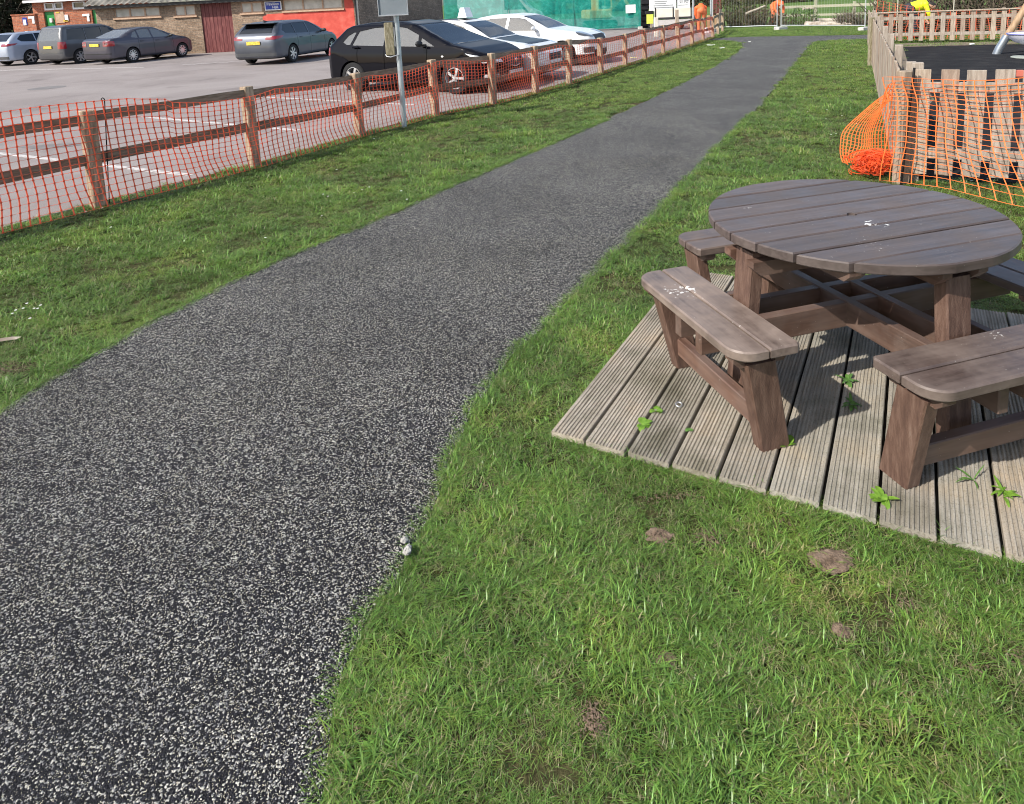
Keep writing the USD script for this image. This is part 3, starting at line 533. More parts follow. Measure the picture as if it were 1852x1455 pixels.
L_net = LineString(FENCE).project(Point(9.2, 30))
s = np.concatenate([np.arange(.2, 13, .076), np.arange(13, L_net - 3.2, .14)])
def net_top(d):
    base = .98 if d < 4.6 else .98 - .16 * min((d - 4.6) / 1.5, 1)
    return base + .025 * math.sin(d * 2.1) - (.03 if d > 15 else 0) - .05 * abs(math.sin(math.pi * (d - 4.6) / 1.75)) * (d > 5)
P = net_rows(fl, s, net_top, lambda d: -.005, 5, 17)
obj('barrier_netting', net_mesh(P, (.55, .835, 0), 96, .0060, .0027, .0013), M_net, kind='thing', label='orange plastic barrier netting hung along the rail fence by the car park', cat='netting')
M_iron = flat('dark_iron', (.025, .022, .022), .5, .6)
c = gnd(196, 362); top = at(189, 181, c[1] - .01)
pin = tube([c + [0, 0, -.1], c * .5 + top * .5 + [.004, 0, 0], top, top + [-.003, 0, .012], top + [-.012, -.004, .02], top + [-.024, -.008, .014], top + [-.027, -.009, -.008]], .005, 7)
obj('netting_pin', pin, M_iron, smooth=True, label='dark iron netting pin with hooked top beside a fence post', cat='pin')

# ================================================================ signpost
M_galv = plain('galvanised', [(.3, (.33, .37, .39)), (.7, (.46, .50, .52))], .42, 8, metallic=.55)
M_signback = plain('sign_back', [(.3, (.16, .185, .205)), (.7, (.215, .24, .26))], .5, 4)
M_signrim = flat('sign_rim', (.42, .43, .45), .4, .4)
M_mossy = plain('mossy_timber', [(.3, (.12, .105, .06)), (.5, (.21, .18, .11)), (.7, (.34, .31, .23))], .85, 9, .4, 40, stretch=(6, 6, 1.5))
c = gnd(731, 226); sg = thing('signpost', 'grey steel signpost seen from behind, with a short timber block strapped to it', 'signpost', (c[0], c[1], -.02), .12)
obj('pole', tube([(0, 0, -.2), (0, 0, 1.2), (0, 0, 2.35)], .038, 20), M_galv, sg, smooth=40)
obj('panel', box(-.235, .17, -.075, -.071 + .01, 1.64, 2.30, .004), M_signback, sg)
for x0, x1, z0, z1 in ((-.245, .18, 1.625, 1.642), (-.245, -.235, 1.642, 2.30), (.17, .18, 1.642, 2.30)): obj('panel_rim', box(x0, x1, -.09, -.058, z0, z1, .002), M_signrim, sg)
obj('clip', box(-.055, .055, -.058, .046, 1.70, 1.735, .006), M_galv, sg)
obj('clip', box(-.055, .055, -.058, .046, 2.18, 2.215, .006), M_galv, sg)
obj('timber_block', box(-.182, -.052, -.05, .045, 1.06, 1.53, .008), M_mossy, sg)
obj('strap', tube([(-.19, -.02, 1.075), (-.175, -.055, 1.05), (-.12, -.065, 1.035), (-.06, -.06, 1.05), (0, -.042, 1.06)], .008, 6), M_signrim, sg, smooth=True)

# ================================================================ playground fences of upright palings
M_pale = [plain(f'paling_wood_{n}', [(.3, a), (.5, b), (.7, c)], .85, 4, .45, 40, stretch=(10, 10, 1.1)) for n, a, b, c in (('grey', (.18, .145, .115), (.285, .24, .195), (.385, .335, .285)), ('tan', (.21, .16, .12), (.325, .262, .20), (.43, .365, .295)), ('brown', (.165, .12, .09), (.255, .19, .145), (.34, .275, .22)))]
M_red = plain('red_paling_end', [(.3, (.33, .075, .05)), (.7, (.45, .13, .09))], .8, 8)
rp = np.random.default_rng(8)
def pale_fence(name, label, p0, d, length, gap, w, h, post_at, out, top_rail=False, skip=(), red=()):
    f = thing(name, label, 'fence', (p0[0], p0[1], 0), math.atan2(d[1], d[0]))
    x, k = 0.02, 0
    while x + w < length:
        if k not in skip:
            hh = h + rp.normal(0, .008); m = box(0, w * rp.uniform(.94, 1.04), out * .022, out * .022 + .020, .05, hh, .003)
            m = turn(m, rp.normal(0, .008), (0, 1, 0)); obj('paling', move(m, x, rp.normal(0, .002), 0), M_pale[rp.integers(0, 3)], f)
            if k in red: obj('red_block', box(x + w + .006, x + w + gap * .85, -.02, .02, h - .065, h - .012, .003), M_red, f)
        x += w + gap * rp.uniform(.85, 1.15); k += 1
    for z in (.24, h - .16): obj('fence_rail', box(-.02, length, -.022, .0215 if out > 0 else .0215, z - .045, z + .045, .004), M_pale[0], f)
    if top_rail: obj('top_rail', box(-.02, length, -.06, .075, h + .002, h + .035, .005), M_pale[1], f)
    for x in post_at: obj('fence_post', box(x - .045, x + .045, -.105, -.024, -.1, h + .05, .006) if out > 0 else box(x - .045, x + .045, .024, .105, -.1, h + .05, .006), M_pale[0], f)
    return f
pale_fence('playground_fence', 'long side of the grey paling playground fence running away beside the lawn', PF0 + pf_l * .12, pf_l, PF_LEN - .2, .012, .125, .98, (.02, 2.0, 4.0, 6.0, 8.0, 10.0, 12.0, 14.0), 1)
pale_fence('playground_fence', 'near side of the paling playground fence with wide gaps, hung with orange netting', PF0 + pf_n * .05, pf_n, 3.4, .066, .135, .98, (.06, 1.9), -1, red=(3,))
pale_fence('playground_fence', 'far side of the paling playground fence with a pale flat top rail', far0, pf_n, 6.4, .13, .115, .86, (3.28, 6.2), -1, top_rail=True)
ph = beam(np.r_[PF0 + pf_l * 10.02 - pf_n * .06, -.1], np.r_[PF0 + pf_l * 10.02 - pf_n * .06, 1.02], .09, .09, (1, 0, 0))
obj('gate_post', ph, M_mossy, label='dark weathered post halfway along the long playground fence', cat='post')
M_corner = plain('corner_post_wood', [(.3, (.19, .14, .10)), (.7, (.34, .27, .2))], .8, 5, .4, 30, stretch=(8, 8, 1))
cp_ = gnd(1626, 326); obj('corner_post', turn(box(-.05, .05, -.05, .05, -.1, .97, .006), .2).apply_translation((PF0[0] - .02, PF0[1] - .06, 0)), M_corner, label='timber corner post of the playground fence behind the netting', cat='post')
stake = tube([(PF0[0] - .06, PF0[1] - .14, -.05), (PF0[0] - .02, PF0[1] - .13, .5), (PF0[0] + .02, PF0[1] - .125, 1.0)], .011, 7)
obj('netting_stake', stake, M_iron, smooth=True, label='thin dark stake holding the netting at the playground corner', cat='stake')
# netting drawn along the near side; its foot is pulled out over the grass
n_c, n_r = 48, 21
P = np.zeros((n_r, n_c, 3))
for j in range(n_c):
    a = -.14 + j / (n_c - 1) * 3.44; topp = PF0 + pf_n * a - pf_l * np.interp(a, [-.14, .05, .3], [.155, .155, .085]); a = max(a, 0)
    ft = np.interp(a, [0, .25, .6, 1.2, 3.3], [.05, .20, .62, 1.05, 1.25])
    for i in range(n_r):
        t = i / (n_r - 1); w = meshkit.noise(np.array([[a * 2.3, t * 3, 1.0]]), 17)[0] - .5
        z = (.93 - .05 * math.sin(a * 3)) * t ** .8 + .012 + .03 * w * t; out = ft * (1 - t) ** 2.0 + .05 * w * (1 - t)
        z += -.10 * math.sin(math.pi * t) * min(a, .6)
        P[i, j] = np.r_[topp - pf_l * out + pf_n * (.05 * w + .22 * (1 - t) ** 2 * min(a, 1)), max(z, .012 + .01 * w)]
obj('barrier_netting', net_mesh(P, (*pf_n, 0), 0, .0038, .0031, .0014), M_net2, label='orange netting stretched across the near playground fence and out over the grass', cat='netting')
# the loose end of the netting billowing from the corner
n_c, n_r = 19, 22
A, B, C, D = np.r_[PF0 + pf_l * 1.15 - pf_n * .06, .62], np.r_[PF0 - pf_l * .12 - pf_n * .05, .93], gnd(1532, 300) + [0, 0, .015], gnd(1622, 312) + [0, 0, .02]
P = np.zeros((n_r, n_c, 3))
for i in range(n_r):
    for j in range(n_c):
        t, u = i / (n_r - 1), j / (n_c - 1); p = (A * (1 - u) + B * u) * t + (C * (1 - u) + D * u) * (1 - t)
        w = meshkit.noise(np.array([[u * 3, t * 3, 5.0]]), 23)[0] - .5
        p = p + np.r_[-pf_n * (.22 * math.sin(math.pi * t) * (1 - u) ** .6 + .12 * w), .05 * w - .06 * math.sin(math.pi * u) * t]; p[2] = max(p[2], .01)
        P[i, j] = p
obj('barrier_netting', net_mesh(P, (1, 0, 0), 0, .0042, .0028, .0013), M_net2, label='loose end of orange netting billowing beside the playground corner post', cat='netting')
rh = np.random.default_rng(77); hp = gnd(1583, 312); ms = []
for k in range(190):
    n = 12; p = rh.normal(size=3); p /= np.linalg.norm(p); d = rh.normal(size=3); pts = []; sh_ = rh.uniform(.35, 1.05); off_ = np.array([rh.normal(-.03, .05), rh.normal(-.02, .04), 0])
    for i in range(n):
        d += rh.normal(size=3) * 1.1; d -= p * (d @ p); d /= np.linalg.norm(d); p = p + d * .28; p /= np.linalg.norm(p)
        pts.append(hp + p * np.array([.18, .16, .12]) * sh_ + [0, 0, .10] + off_)
    pts = np.array(pts); pts[:, 2] = np.maximum(pts[:, 2], .008); ms.append(ribbon(pts[None], (0, .3, 1), .0028, .0014))
M_heap = netmat('net_heap_orange', (.95, .13, .03), .4)
obj('netting_heap', ms, M_heap, label='tangled heap of orange netting on the grass at the playground corner', cat='netting')
for k, (u, v) in enumerate([(1597, 326), (1815, 318), (1833, 325)]):
    pass
# wire on the far side: orange netting behind the far palings
fl2 = LineString([far0 + pf_l * 1.1 + pf_n * .22, far0 + pf_l * 1.2 + pf_n * 7])
P = net_rows(fl2, np.arange(0, 7.2, .16), lambda d: 1.22 - .42 * math.sin(math.pi * min(d / 5.2, 1)) + (.06 if d > 4 else 0) - .0 * d, lambda d: .02, 41, 14, 0, .06)
obj('barrier_netting', net_mesh(P, (*pf_n, 0), 0, .008, .0028, .002), M_net, label='sagging orange netting behind the far playground fence', cat='netting')
M_cane = flat('pale_cane', (.45, .42, .34), .7)
for k, (u, z) in enumerate([(.75, 1.5), (2.2, 1.6), (4.35, 1.45), (5.0, 1.6)]):
    q = far0 + pf_l * 1.12 + pf_n * u
    obj('netting_cane', tube([(q[0], q[1], -.1), (q[0] + .02, q[1], z / 2), (q[0] + .03, q[1], z)], .014, 6), M_cane, smooth=True, label='thin pale cane holding up the far netting, ' + ['left of the yellow worker', 'just right of the yellow worker', 'second from the right', 'beside the slanting play frame'][k], cat='cane', group='canes along the far netting')

# ================================================================ playground
M_rubber = plain('play_rubber', [(.3, (.014, .014, .016)), (.5, (.019, .019, .021)), (.7, (.032, .032, .033))], .95, 2.5, .5, 90, spec=.1)
obj('playground_surface', sheet(play_poly, -.012, .05), M_rubber, kind='structure', label='black rubber safety surface inside the playground')
M_dirt = plain('bare_dirt', [(.3, (.09, .07, .05)), (.7, (.20, .16, .12))], .95, 8, .6, 60)
dp = Polygon([PF0 + pf_l * a + pf_n * b for a, b in ((4.5, .06), (16.2, .1), (16.2, 4.2), (15.8, 4.0), (15.34, 3.0), (14.94, .82), (10, .66), (5, .70), (4.5, .6))])
obj('bare_ground', sheet(dp, -.007, .02), M_dirt, kind='structure', label='bare trodden earth along the inside of the playground fence')
M_pole_w = plain('frame_pole_wood', [(.3, (.22, .135, .07)), (.6, (.36, .24, .14)), (.8, (.46, .33, .21))], .6, 4, .2, 30, stretch=(5, 5, 1))
M_steel = flat('pale_steel', (.42, .46, .50), .3, .8)
a = gnd(1801, 97); b0 = at(1862, 3, a[1] - .25); ax = (b0 - a)
fr = thing('swing_frame_leg', 'slanting round timber play frame leg with a steel foot on the black surface', 'play frame', (0, 0, 0))
obj('pole', tube([a + ax * .30, a + ax * .6, a + ax * 1.7], .075, 16), M_pole_w, fr, smooth=40)
obj('steel_foot', tube([a - [0, 0, .05], a + ax * .1, a + ax * .34], .085, 16), M_steel, fr, smooth=40)
dsh = gnd(1862, 103); bowl = thing('spinner_bowl', 'white dish shaped spinner on a short stem in the playground', 'spinner', (dsh[0], dsh[1], 0))
M_bowl = flat('spinner_white', (.68, .68, .78), .25); M_bowl_b = flat('spinner_blue', (.16, .17, .42), .3)
prof = [(0.03, .26), (.16, .27), (.30, .33), (.40, .42), (.44, .50), (.425, .505), (.38, .43), (.28, .35), (.15, .295), (.0, .285)]
obj('dish', trimesh.creation.revolve(np.array([(0, .26)] + prof), sections=36), M_bowl, bowl, smooth=50)
obj('dish_rim', trimesh.creation.revolve(np.array([(.43, .497), (.452, .497), (.452, .515), (.43, .515), (.43, .497)]), sections=36), M_bowl_b, bowl)
obj('stem', trimesh.creation.revolve(np.array([(0, -.01), (.07, -.01), (.06, .1), (.09, .258), (0, .258)]), sections=20), M_red, bowl, smooth=40)
obj('base_plate', trimesh.creation.revolve(np.array([(0, -.011), (.34, -.011), (.34, .004), (.32, .008), (0, .008)]), sections=30), flat('base_pale', (.30, .33, .30), .6), bowl)
c = gnd(1758, 81); obj('white_litter', turn(box(-.07, .07, -.03, .03, -.005, .03, .01), .3).apply_translation(c), flat('paper_white', (.75, .75, .73), .7), label='white scrap of litter on the black playground surface', cat='litter')
# ================================================================ cars
def paint(name, c, metallic=.35, rough=.45, coat=1.0, spec=.12):
    return plain(name, [(.3, tuple(x * .9 for x in c)), (.7, tuple(x * 1.08 for x in c))], rough, 1.5, metallic=metallic, coat=coat, spec=spec)
def pane(outer_skin, keep):
    """the part of a body's outer face that a window covers, a little larger than its opening"""
    t = tm(outer_skin); c, n = t.triangles_center, t.face_normals
    m = trimesh.Trimesh(t.vertices, t.faces[keep(c, n)], process=False); m.remove_unreferenced_vertices(); return m
M_glass = mat('car_glass', {'dd': ('diffuse_bsdf', {'color': (.75, .76, .74)}), 'md': ('mix_closure', {'fac': .10}), 't': ('transparent_bsdf', {'color': (.62, .70, .68)}), 'g': ('glossy_bsdf', {'color': (1, 1, 1), 'roughness': .02}), 'f': ('fresnel', {'IOR': 1.95}), 'm': ('mix_closure', {})}, [('f.fac', 'm.fac'), ('t.BSDF', 'm.closure1'), ('g.BSDF', 'm.closure2'), ('m.closure', 'md.closure1'), ('dd.BSDF', 'md.closure2')], surface='md.closure')  # the white diffuse share stands in for bright sky glare on the panes
M_screen = mat('screen_glass', {'t': ('transparent_bsdf', {'color': (.50, .60, .60)}), 'g': ('glossy_bsdf', {'color': (1, 1, 1), 'roughness': .02}), 'f': ('fresnel', {'IOR': 1.6}), 'm': ('mix_closure', {})}, [('f.fac', 'm.fac'), ('t.BSDF', 'm.closure1'), ('g.BSDF', 'm.closure2')], surface='m.closure')
M_tint = mat('tinted_glass', {'t': ('transparent_bsdf', {'color': (.10, .11, .12)}), 'g': ('glossy_bsdf', {'color': (1, 1, 1), 'roughness': .02}), 'f': ('fresnel', {'IOR': 1.75}), 'm': ('mix_closure', {})}, [('f.fac', 'm.fac'), ('t.BSDF', 'm.closure1'), ('g.BSDF', 'm.closure2')], surface='m.closure')
M_tyre = flat('tyre_rubber', (.016, .016, .017), .8, spec=.25); M_alloy = flat('alloy_rim', (.62, .62, .63), .28, .8); M_alloy_d = flat('dark_alloy', (.16, .16, .17), .35, .7)
M_blackp = flat('black_plastic', (.014, .014, .015), .55); M_trim = flat('seat_fabric', (.03, .03, .034), .9); M_redl = flat('tail_lamp_red', (.20, .006, .012), .18, coat=1.0); M_clear = flat('lamp_clear', (.62, .63, .64), .15, .3, 1.0); M_lampd = flat('lamp_dark', (.07, .075, .08), .15, .2, 1.0)
M_yel = plain('yellow_plate', [(.42, (.42, .28, .03)), (.5, (.72, .50, .06)), (.7, (.78, .56, .08))], .5, 30); M_whp = flat('white_plate', (.72, .72, .7), .5); M_chrome = flat('chrome', (.75, .75, .76), .12, 1.0)
def loft(W, prof, front, plan, nseg):
    """a closed body: the meeting of its side, front and plan outlines, refined and eased so that no edge stays sharp"""
    B = 6.0
    a = man(prism(prof, -B / 2, B / 2))
    b_ = trimesh.creation.extrude_polygon(Polygon(front), 14, engine='earcut'); b_.apply_transform(np.array([[0, 0, 1, -5], [1, 0, 0, 0], [0, 1, 0, 0], [0, 0, 0, 1.0]])); b_ = man(b_)
    c_ = trimesh.creation.extrude_polygon(Polygon(plan), 6, engine='earcut'); c_.apply_translation((0, 0, -1)); c_ = man(c_)
    m = (a ^ b_ ^ c_).refine_to_length(nseg)
    t = tm(m); t = trimesh.Trimesh(t.vertices, t.faces, process=True)
    trimesh.smoothing.filter_laplacian(t, lamb=.5, iterations=5, volume_constraint=False)
    s = man(t)
    return s
def scaled(m, c, s):
    return m.translate([-c[0], -c[1], -c[2]]).scale(list(s)).translate(list(c))
def wheel(parent, x, y, r, w, spokes, rim_mat, side):
    wh_ = UsdGeom.Xform.Define(stage, path_for('wheel', parent)); wh_.AddTranslateOp().Set(Gf.Vec3d(float(x), float(y), float(r))); wh_.AddRotateZOp().Set(0.0 if side < 0 else 180.0); q = wh_.GetPrim()
    # local: outer face towards -y
    pr = np.array([(r * .68, -.5), (r * .70, -.53), (r * .93, -.5), (r, -.36), (r, .36), (r * .93, .5), (r * .68, .5), (r * .68, -.5)]) * [1, w]
    ty = trimesh.creation.revolve(pr, sections=40); ty.apply_transform(trimesh.transformations.rotation_matrix(-math.pi / 2, (1, 0, 0))); 
    obj('tyre', ty, M_tyre, q, smooth=35)
    rr = r * .69; ms = [trimesh.creation.revolve(np.array([(rr * .9, .42), (rr, .44), (rr, -.46), (rr * .93, -.47), (rr * .88, -.30), (rr * .88, .40), (rr * .9, .42)]) * [1, w], sections=40)]
    ms.append(trimesh.creation.revolve(np.array([(0, -.46), (rr * .2, -.45), (rr * .24, -.30), (0, -.25)]) * [1, w], sections=20))
    for k in range(spokes):
        a = 2 * math.pi * k / spokes
        s = m3.Manifold.hull_points(np.array([(rr * .1, sy * rr * .10, z) for sy in (-1, 1) for z in (-.44 * w, -.30 * w)] + [(rr * .92, sy * rr * (.13 if spokes < 8 else .07), z) for sy in (-1, 1) for z in (-.42 * w, -.28 * w)]))
        ms.append(turn(tm(s), a))
    rm = trimesh.util.concatenate(ms); rm.apply_transform(trimesh.transformations.rotation_matrix(-math.pi / 2, (1, 0, 0)))
    obj('rim', rm, rim_mat, q, smooth=30)
    dk = trimesh.creation.cylinder(rr * .9, .02, sections=30); dk.apply_transform(trimesh.transformations.rotation_matrix(-math.pi / 2, (1, 0, 0))); obj('brake_disc', move(dk, 0, w * .1, 0), M_blackp, q)
def car(name, label, S, loc, heading, body_mat):
    """S: outline in the car's own frame, x forward from the rear axle"""
    q = thing(name, label, 'car', (loc[0], loc[1], -.02), heading, 'cars in the car park')
    W, R, wb = S['W'], S['R'], S['wb']; xr, xf = S['xr'], S['xf']; zb, zr, tum = S['belt'], S['roof'], S['tum']
    h = W / 2; hr = h - tum
    front = [(-h * .90, .17), (-h * .985, .30), (-h, .55), (-h * .985, zb - .12), (-h * .955, zb), (-hr, zr - .07), (-hr + .13, zr + .005), (0, zr + .03)]
    front = front + [(-y, z) for y, z in front[::-1][1:]]
    b1, b2 = S.get('nose', .30), S.get('tail', .22)
    plan = [(xr, -h * .72), (xr + .06, -h * .86), (xr + b2, -h * .97), (xr + b2 + .5, -h), (xf - b1 - .55, -h), (xf - b1, -h * .955), (xf - b1 * .45, -h * .80), (xf - .07, -h * .52), (xf, -h * .2)]
    plan = plan + [(x, -y) for x, y in plan[::-1]]
    B = loft(W, S['prof'], front, plan, S.get('seg', .07))
    C = np.array([(xr + xf) / 2, 0, .62])
    outer = scaled(B, C, (1.003, 1.006, 1.004)); g0 = scaled(B, C, (.997, .990, .994)); g1 = scaled(B, C, (.990, .978, .985)); inner = scaled(B, C, (.965, .925, .94))
    # window openings
    side = m3.Manifold()
    for w in S['side']: side = side + man(prism(w, -3, 3))
    upper = man(box(xr - 1, xf + 1, -h * 2, h * 2, .0, zr + 1))
    cuts = side
    ends = []
    for x0, x1, z0, z1, yb, yt in S['ends']:
        pl = [(-yb, z0), (yb, z0), (yt, z1), (-yt, z1)]
        e = trimesh.creation.extrude_polygon(Polygon(pl), abs(x1 - x0), engine='earcut'); e.apply_transform(np.array([[0, 0, 1, min(x0, x1)], [1, 0, 0, 0], [0, 1, 0, 0], [0, 0, 0, 1.0]])); ends.append(man(e)); cuts = cuts + ends[-1]
    cx0, cx1 = S['cabin']
    cabin = inner ^ man(box(cx0, cx1, -3, 3, .42, 3))
    arches = m3.Manifold()
    for x in (0, wb):
        for s in (-1, 1):
            cy = trimesh.creation.cylinder(R * 1.13, .34, sections=40); cy.apply_transform(trimesh.transformations.rotation_matrix(math.pi / 2, (1, 0, 0))); arches = arches + man(move(cy, x, s * (h - .10), R * 1.0))
    shell = B - cabin - cuts - arches
    groove = m3.Manifold()
    for x, z0, z1 in S.get('lines', []): groove = groove + man(box(x - .006, x + .006, -3, 3, z0, z1))
    for x0, x1, z in S.get('hlines', []): groove = groove + man(box(x0, x1, -3, 3, z - .006, z + .006))
    shell = shell - (groove ^ (B - scaled(B, C, (1.0, .984, 1.0))))
    low = shell ^ man(box(xr - 1, xf + 1, -3, 3, 0, S.get('skirt', .27)))
    shell = shell - man(box(xr - 1, xf + 1, -3, 3, 0, S.get('skirt', .27)))
    obj('body', shell, body_mat, q, smooth=32); obj('lower_trim', low, M_blackp, q, smooth=32)
    for k, w in enumerate(S['side']):
        pw = Polygon(w).buffer(.05); shapely.prepare(pw)
        for s in (-1, 1):
            g_ = pane(g0, lambda c, n: shapely.contains_xy(pw, c[:, 0], c[:, 2]) & (n[:, 1] * s > .35))
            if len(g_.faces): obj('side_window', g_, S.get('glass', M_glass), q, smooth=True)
    for k, (x0, x1, z0, z1, yb, yt) in enumerate(S['ends']):
        pw = Polygon([(-yb, z0), (yb, z0), (yt, z1), (-yt, z1)]).buffer(.05); shapely.prepare(pw); sg = 1 if k == 0 else -1
        g_ = pane(g0, lambda c, n: shapely.contains_xy(pw, c[:, 1], c[:, 2]) & (n[:, 0] * sg > .12) & (c[:, 0] > min(x0, x1) - .1) & (c[:, 0] < max(x0, x1) + .1))
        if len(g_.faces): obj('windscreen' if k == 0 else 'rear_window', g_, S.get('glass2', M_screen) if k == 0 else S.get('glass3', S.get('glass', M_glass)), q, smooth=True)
    # interior
    obj('cabin_floor', box(cx0 + .05, cx1 - .05, -h * .86, h * .86, .36, .425), M_trim, q)
    for x in S['seats']:
        for s in (-1, 1):
            st_ = [box(x - .05, x + .42, s * .36 - .24, s * .36 + .24, .42, .60, .05), turn(box(x - .14, x, s * .36 - .23, s * .36 + .23, .5, 1.05, .05), -.22, (0, 1, 0), (x, 0, .5)), turn(box(x - .13, x - .03, s * .36 - .12, s * .36 + .12, 1.08, 1.25, .03), -.22, (0, 1, 0), (x, 0, .5))]
            obj('car_seat', st_, M_trim, q)
    obj('dashboard', box(cx1 - .75, cx1 - .05, -h * .84, h * .84, .62, zb - .04, .05), M_trim, q)
    skin = outer - scaled(B, C, (.985, .97, .98))
    for nm, mtl, (x0, x1, y0, y1, z0, z1), *sh in S['lamps']:
        for s in (-1, 1):
            if sh: rg = man(prism(sh[0], y0 if s > 0 else -y1, y1 if s > 0 else -y0))
            else: rg = man(box(x0, x1, y0 if s > 0 else -y1, y1 if s > 0 else -y0, z0, z1, .02))
            l_ = skin ^ rg
            if l_.num_tri(): obj(nm, l_, mtl, q, smooth=30)
    for nm, mtl, (x0, x1, y0, y1, z0, z1) in S.get('skins', []):
        l_ = skin ^ man(box(x0, x1, y0, y1, z0, z1))
        if l_.num_tri(): obj(nm, l_, mtl, q, smooth=30)
    for x in (0, wb):
        for s in (-1, 1): wheel(q, x, s * (h - .115), R, .20, S.get('spokes', 10), S.get('rim', M_alloy), s)
    mx, mz = S['mirror']
    for s in (-1, 1):
        pts = np.array([(mx + a * .055, s * (h + .09 + b * .105), mz + c * .065) for a, b, c in [(math.cos(i) * math.cos(j), math.sin(j), math.sin(i) * math.cos(j)) for i in np.linspace(0, 6.28, 10) for j in np.linspace(-1.57, 1.57, 7)]])
        mir = m3.Manifold.hull_points(pts) + m3.Manifold.hull_points(np.array([(mx + a, s * (h - .10 + b), mz - .05 + c) for a in (-.02, .06) for b in (0, .1) for c in (-.02, .03)]))
        obj('door_mirror', mir, S.get('mirror_mat', M_blackp), q, smooth=40)
    for x, z in S.get('handles', []):
        for s in (-1, 1): obj('door_handle', box(x - .09, x + .09, s * h * .985 - .022, s * h * .985 + .022, z - .017, z + .017, .012), S.get('handle_mat', body_mat), q)
    yp = S.get('plate_z')
    if yp: obj('number_plate', box(xr - .018, xr + .01, -.26, .26, yp - .058, yp + .058, .004), M_yel, q)
    fp = S.get('plate_f')
    if fp: obj('number_plate', box(xf - .035, xf + .012, -.26, .26, fp - .056, fp + .056, .004), M_whp, q)
    return q, B, C
P_black = paint('black_paint', (.003, .003, .005), .0, .9, .5, 0.0); P_grey = paint('grey_paint', (.085, .08, .097), .8, .42, .6); P_slate = paint('slate_paint', (.085, .093, .112), .8, .42, .6); P_dark = paint('charcoal_paint', (.115, .115, .12), .8, .42, .6); P_silver = paint('silver_blue_paint', (.36, .40, .48), .55); P_white = paint('white_paint', (.68, .68, .67), .0, .35)

# the black hatchback nose-on to the fence
h5 = math.radians(-29); f5 = np.array([math.cos(h5), math.sin(h5)]); fw5 = np.array([-1.04, 13.75])
leon = dict(W=1.77, R=.315, wb=2.578, xr=-.80, xf=3.50, belt=.93, roof=1.45, tum=.26, seg=.06, nose=.42,
    prof=[(-.72, .20), (-.80, .40), (-.78, .62), (-.74, .88), (-.62, 1.02), (-.36, 1.30), (-.18, 1.39), (.2, 1.44), (.75, 1.468), (1.2, 1.45), (1.55, 1.38), (2.05, 1.16), (2.48, .985), (2.9, .89), (3.22, .78), (3.42, .64), (3.49, .50), (3.48, .30), (3.40, .19)],
    side=[[(-.28, 1.06), (-.16, 1.0), (-.06, 1.0), (.04, 1.25), (-.02, 1.26), (-.16, 1.19)], [(.0, .99), (.84, .965), (.86, 1.345), (.52, 1.34), (.12, 1.275)], [(.91, .962), (1.72, .945), (1.70, 1.17), (1.35, 1.315), (1.15, 1.345), (.92, 1.348)], [(1.77, .945), (2.12, .945), (1.78, 1.115)]],
    ends=[(1.55, 2.6, .985, 1.40, .70, .575), (-1.0, -.22, 1.02, 1.32, .60, .54)], cabin=(-.62, 2.35), seats=(.45, 1.25),
    lines=[(.88, .30, .955), (1.95, .30, .94), (.16, .62, .98)], hlines=[(.2, 1.95, .33)], lamps=[('headlight', M_clear, (2.85, 3.6, .42, .95, .60, .78), [(2.85, .80), (3.36, .70), (3.44, .60), (3.2, .60)]), ('tail_light', M_redl, (-1, -.60, .55, .95, .78, .95)), ('fog_lamp', M_clear, (3.2, 3.6, .52, .80, .30, .38)), ('side_repeater', M_clear, (2.30, 2.36, .7, 1, .73, .765))],
    skins=[('lower_grille', M_blackp, (3.2, 3.7, -.62, .62, .29, .46)), ('grille', M_blackp, (3.2, 3.7, -.26, .26, .50, .68))], mirror=(1.86, 1.01), handles=[(1.05, .80), (.14, .95)], plate_z=.62, plate_f=.36, spokes=5, skirt=.24)
n5 = np.array([-f5[1], f5[0]])
loc = fw5 - f5 * 2.578 + n5 * .77
c5, B5, C5 = car('parked_car', 'black five door hatchback parked nose to the fence behind the signpost', leon, loc, h5, P_black)
rg = [tube(np.array([(3.475 + .02 - .13 * (abs(y) > .2), y, z) for y, z in ((-.27, .70), (-.25, .58), (-.14, .50), (0, .48), (.14, .50), (.25, .58), (.27, .70))]), .013, 6)]
obj('grille_surround', rg, M_chrome, c5, smooth=True); obj('badge', trimesh.creation.icosphere(2, .04).apply_scale((.4, 1.2, 1)).apply_translation((3.50, 0, .605)), M_chrome, c5, smooth=True)
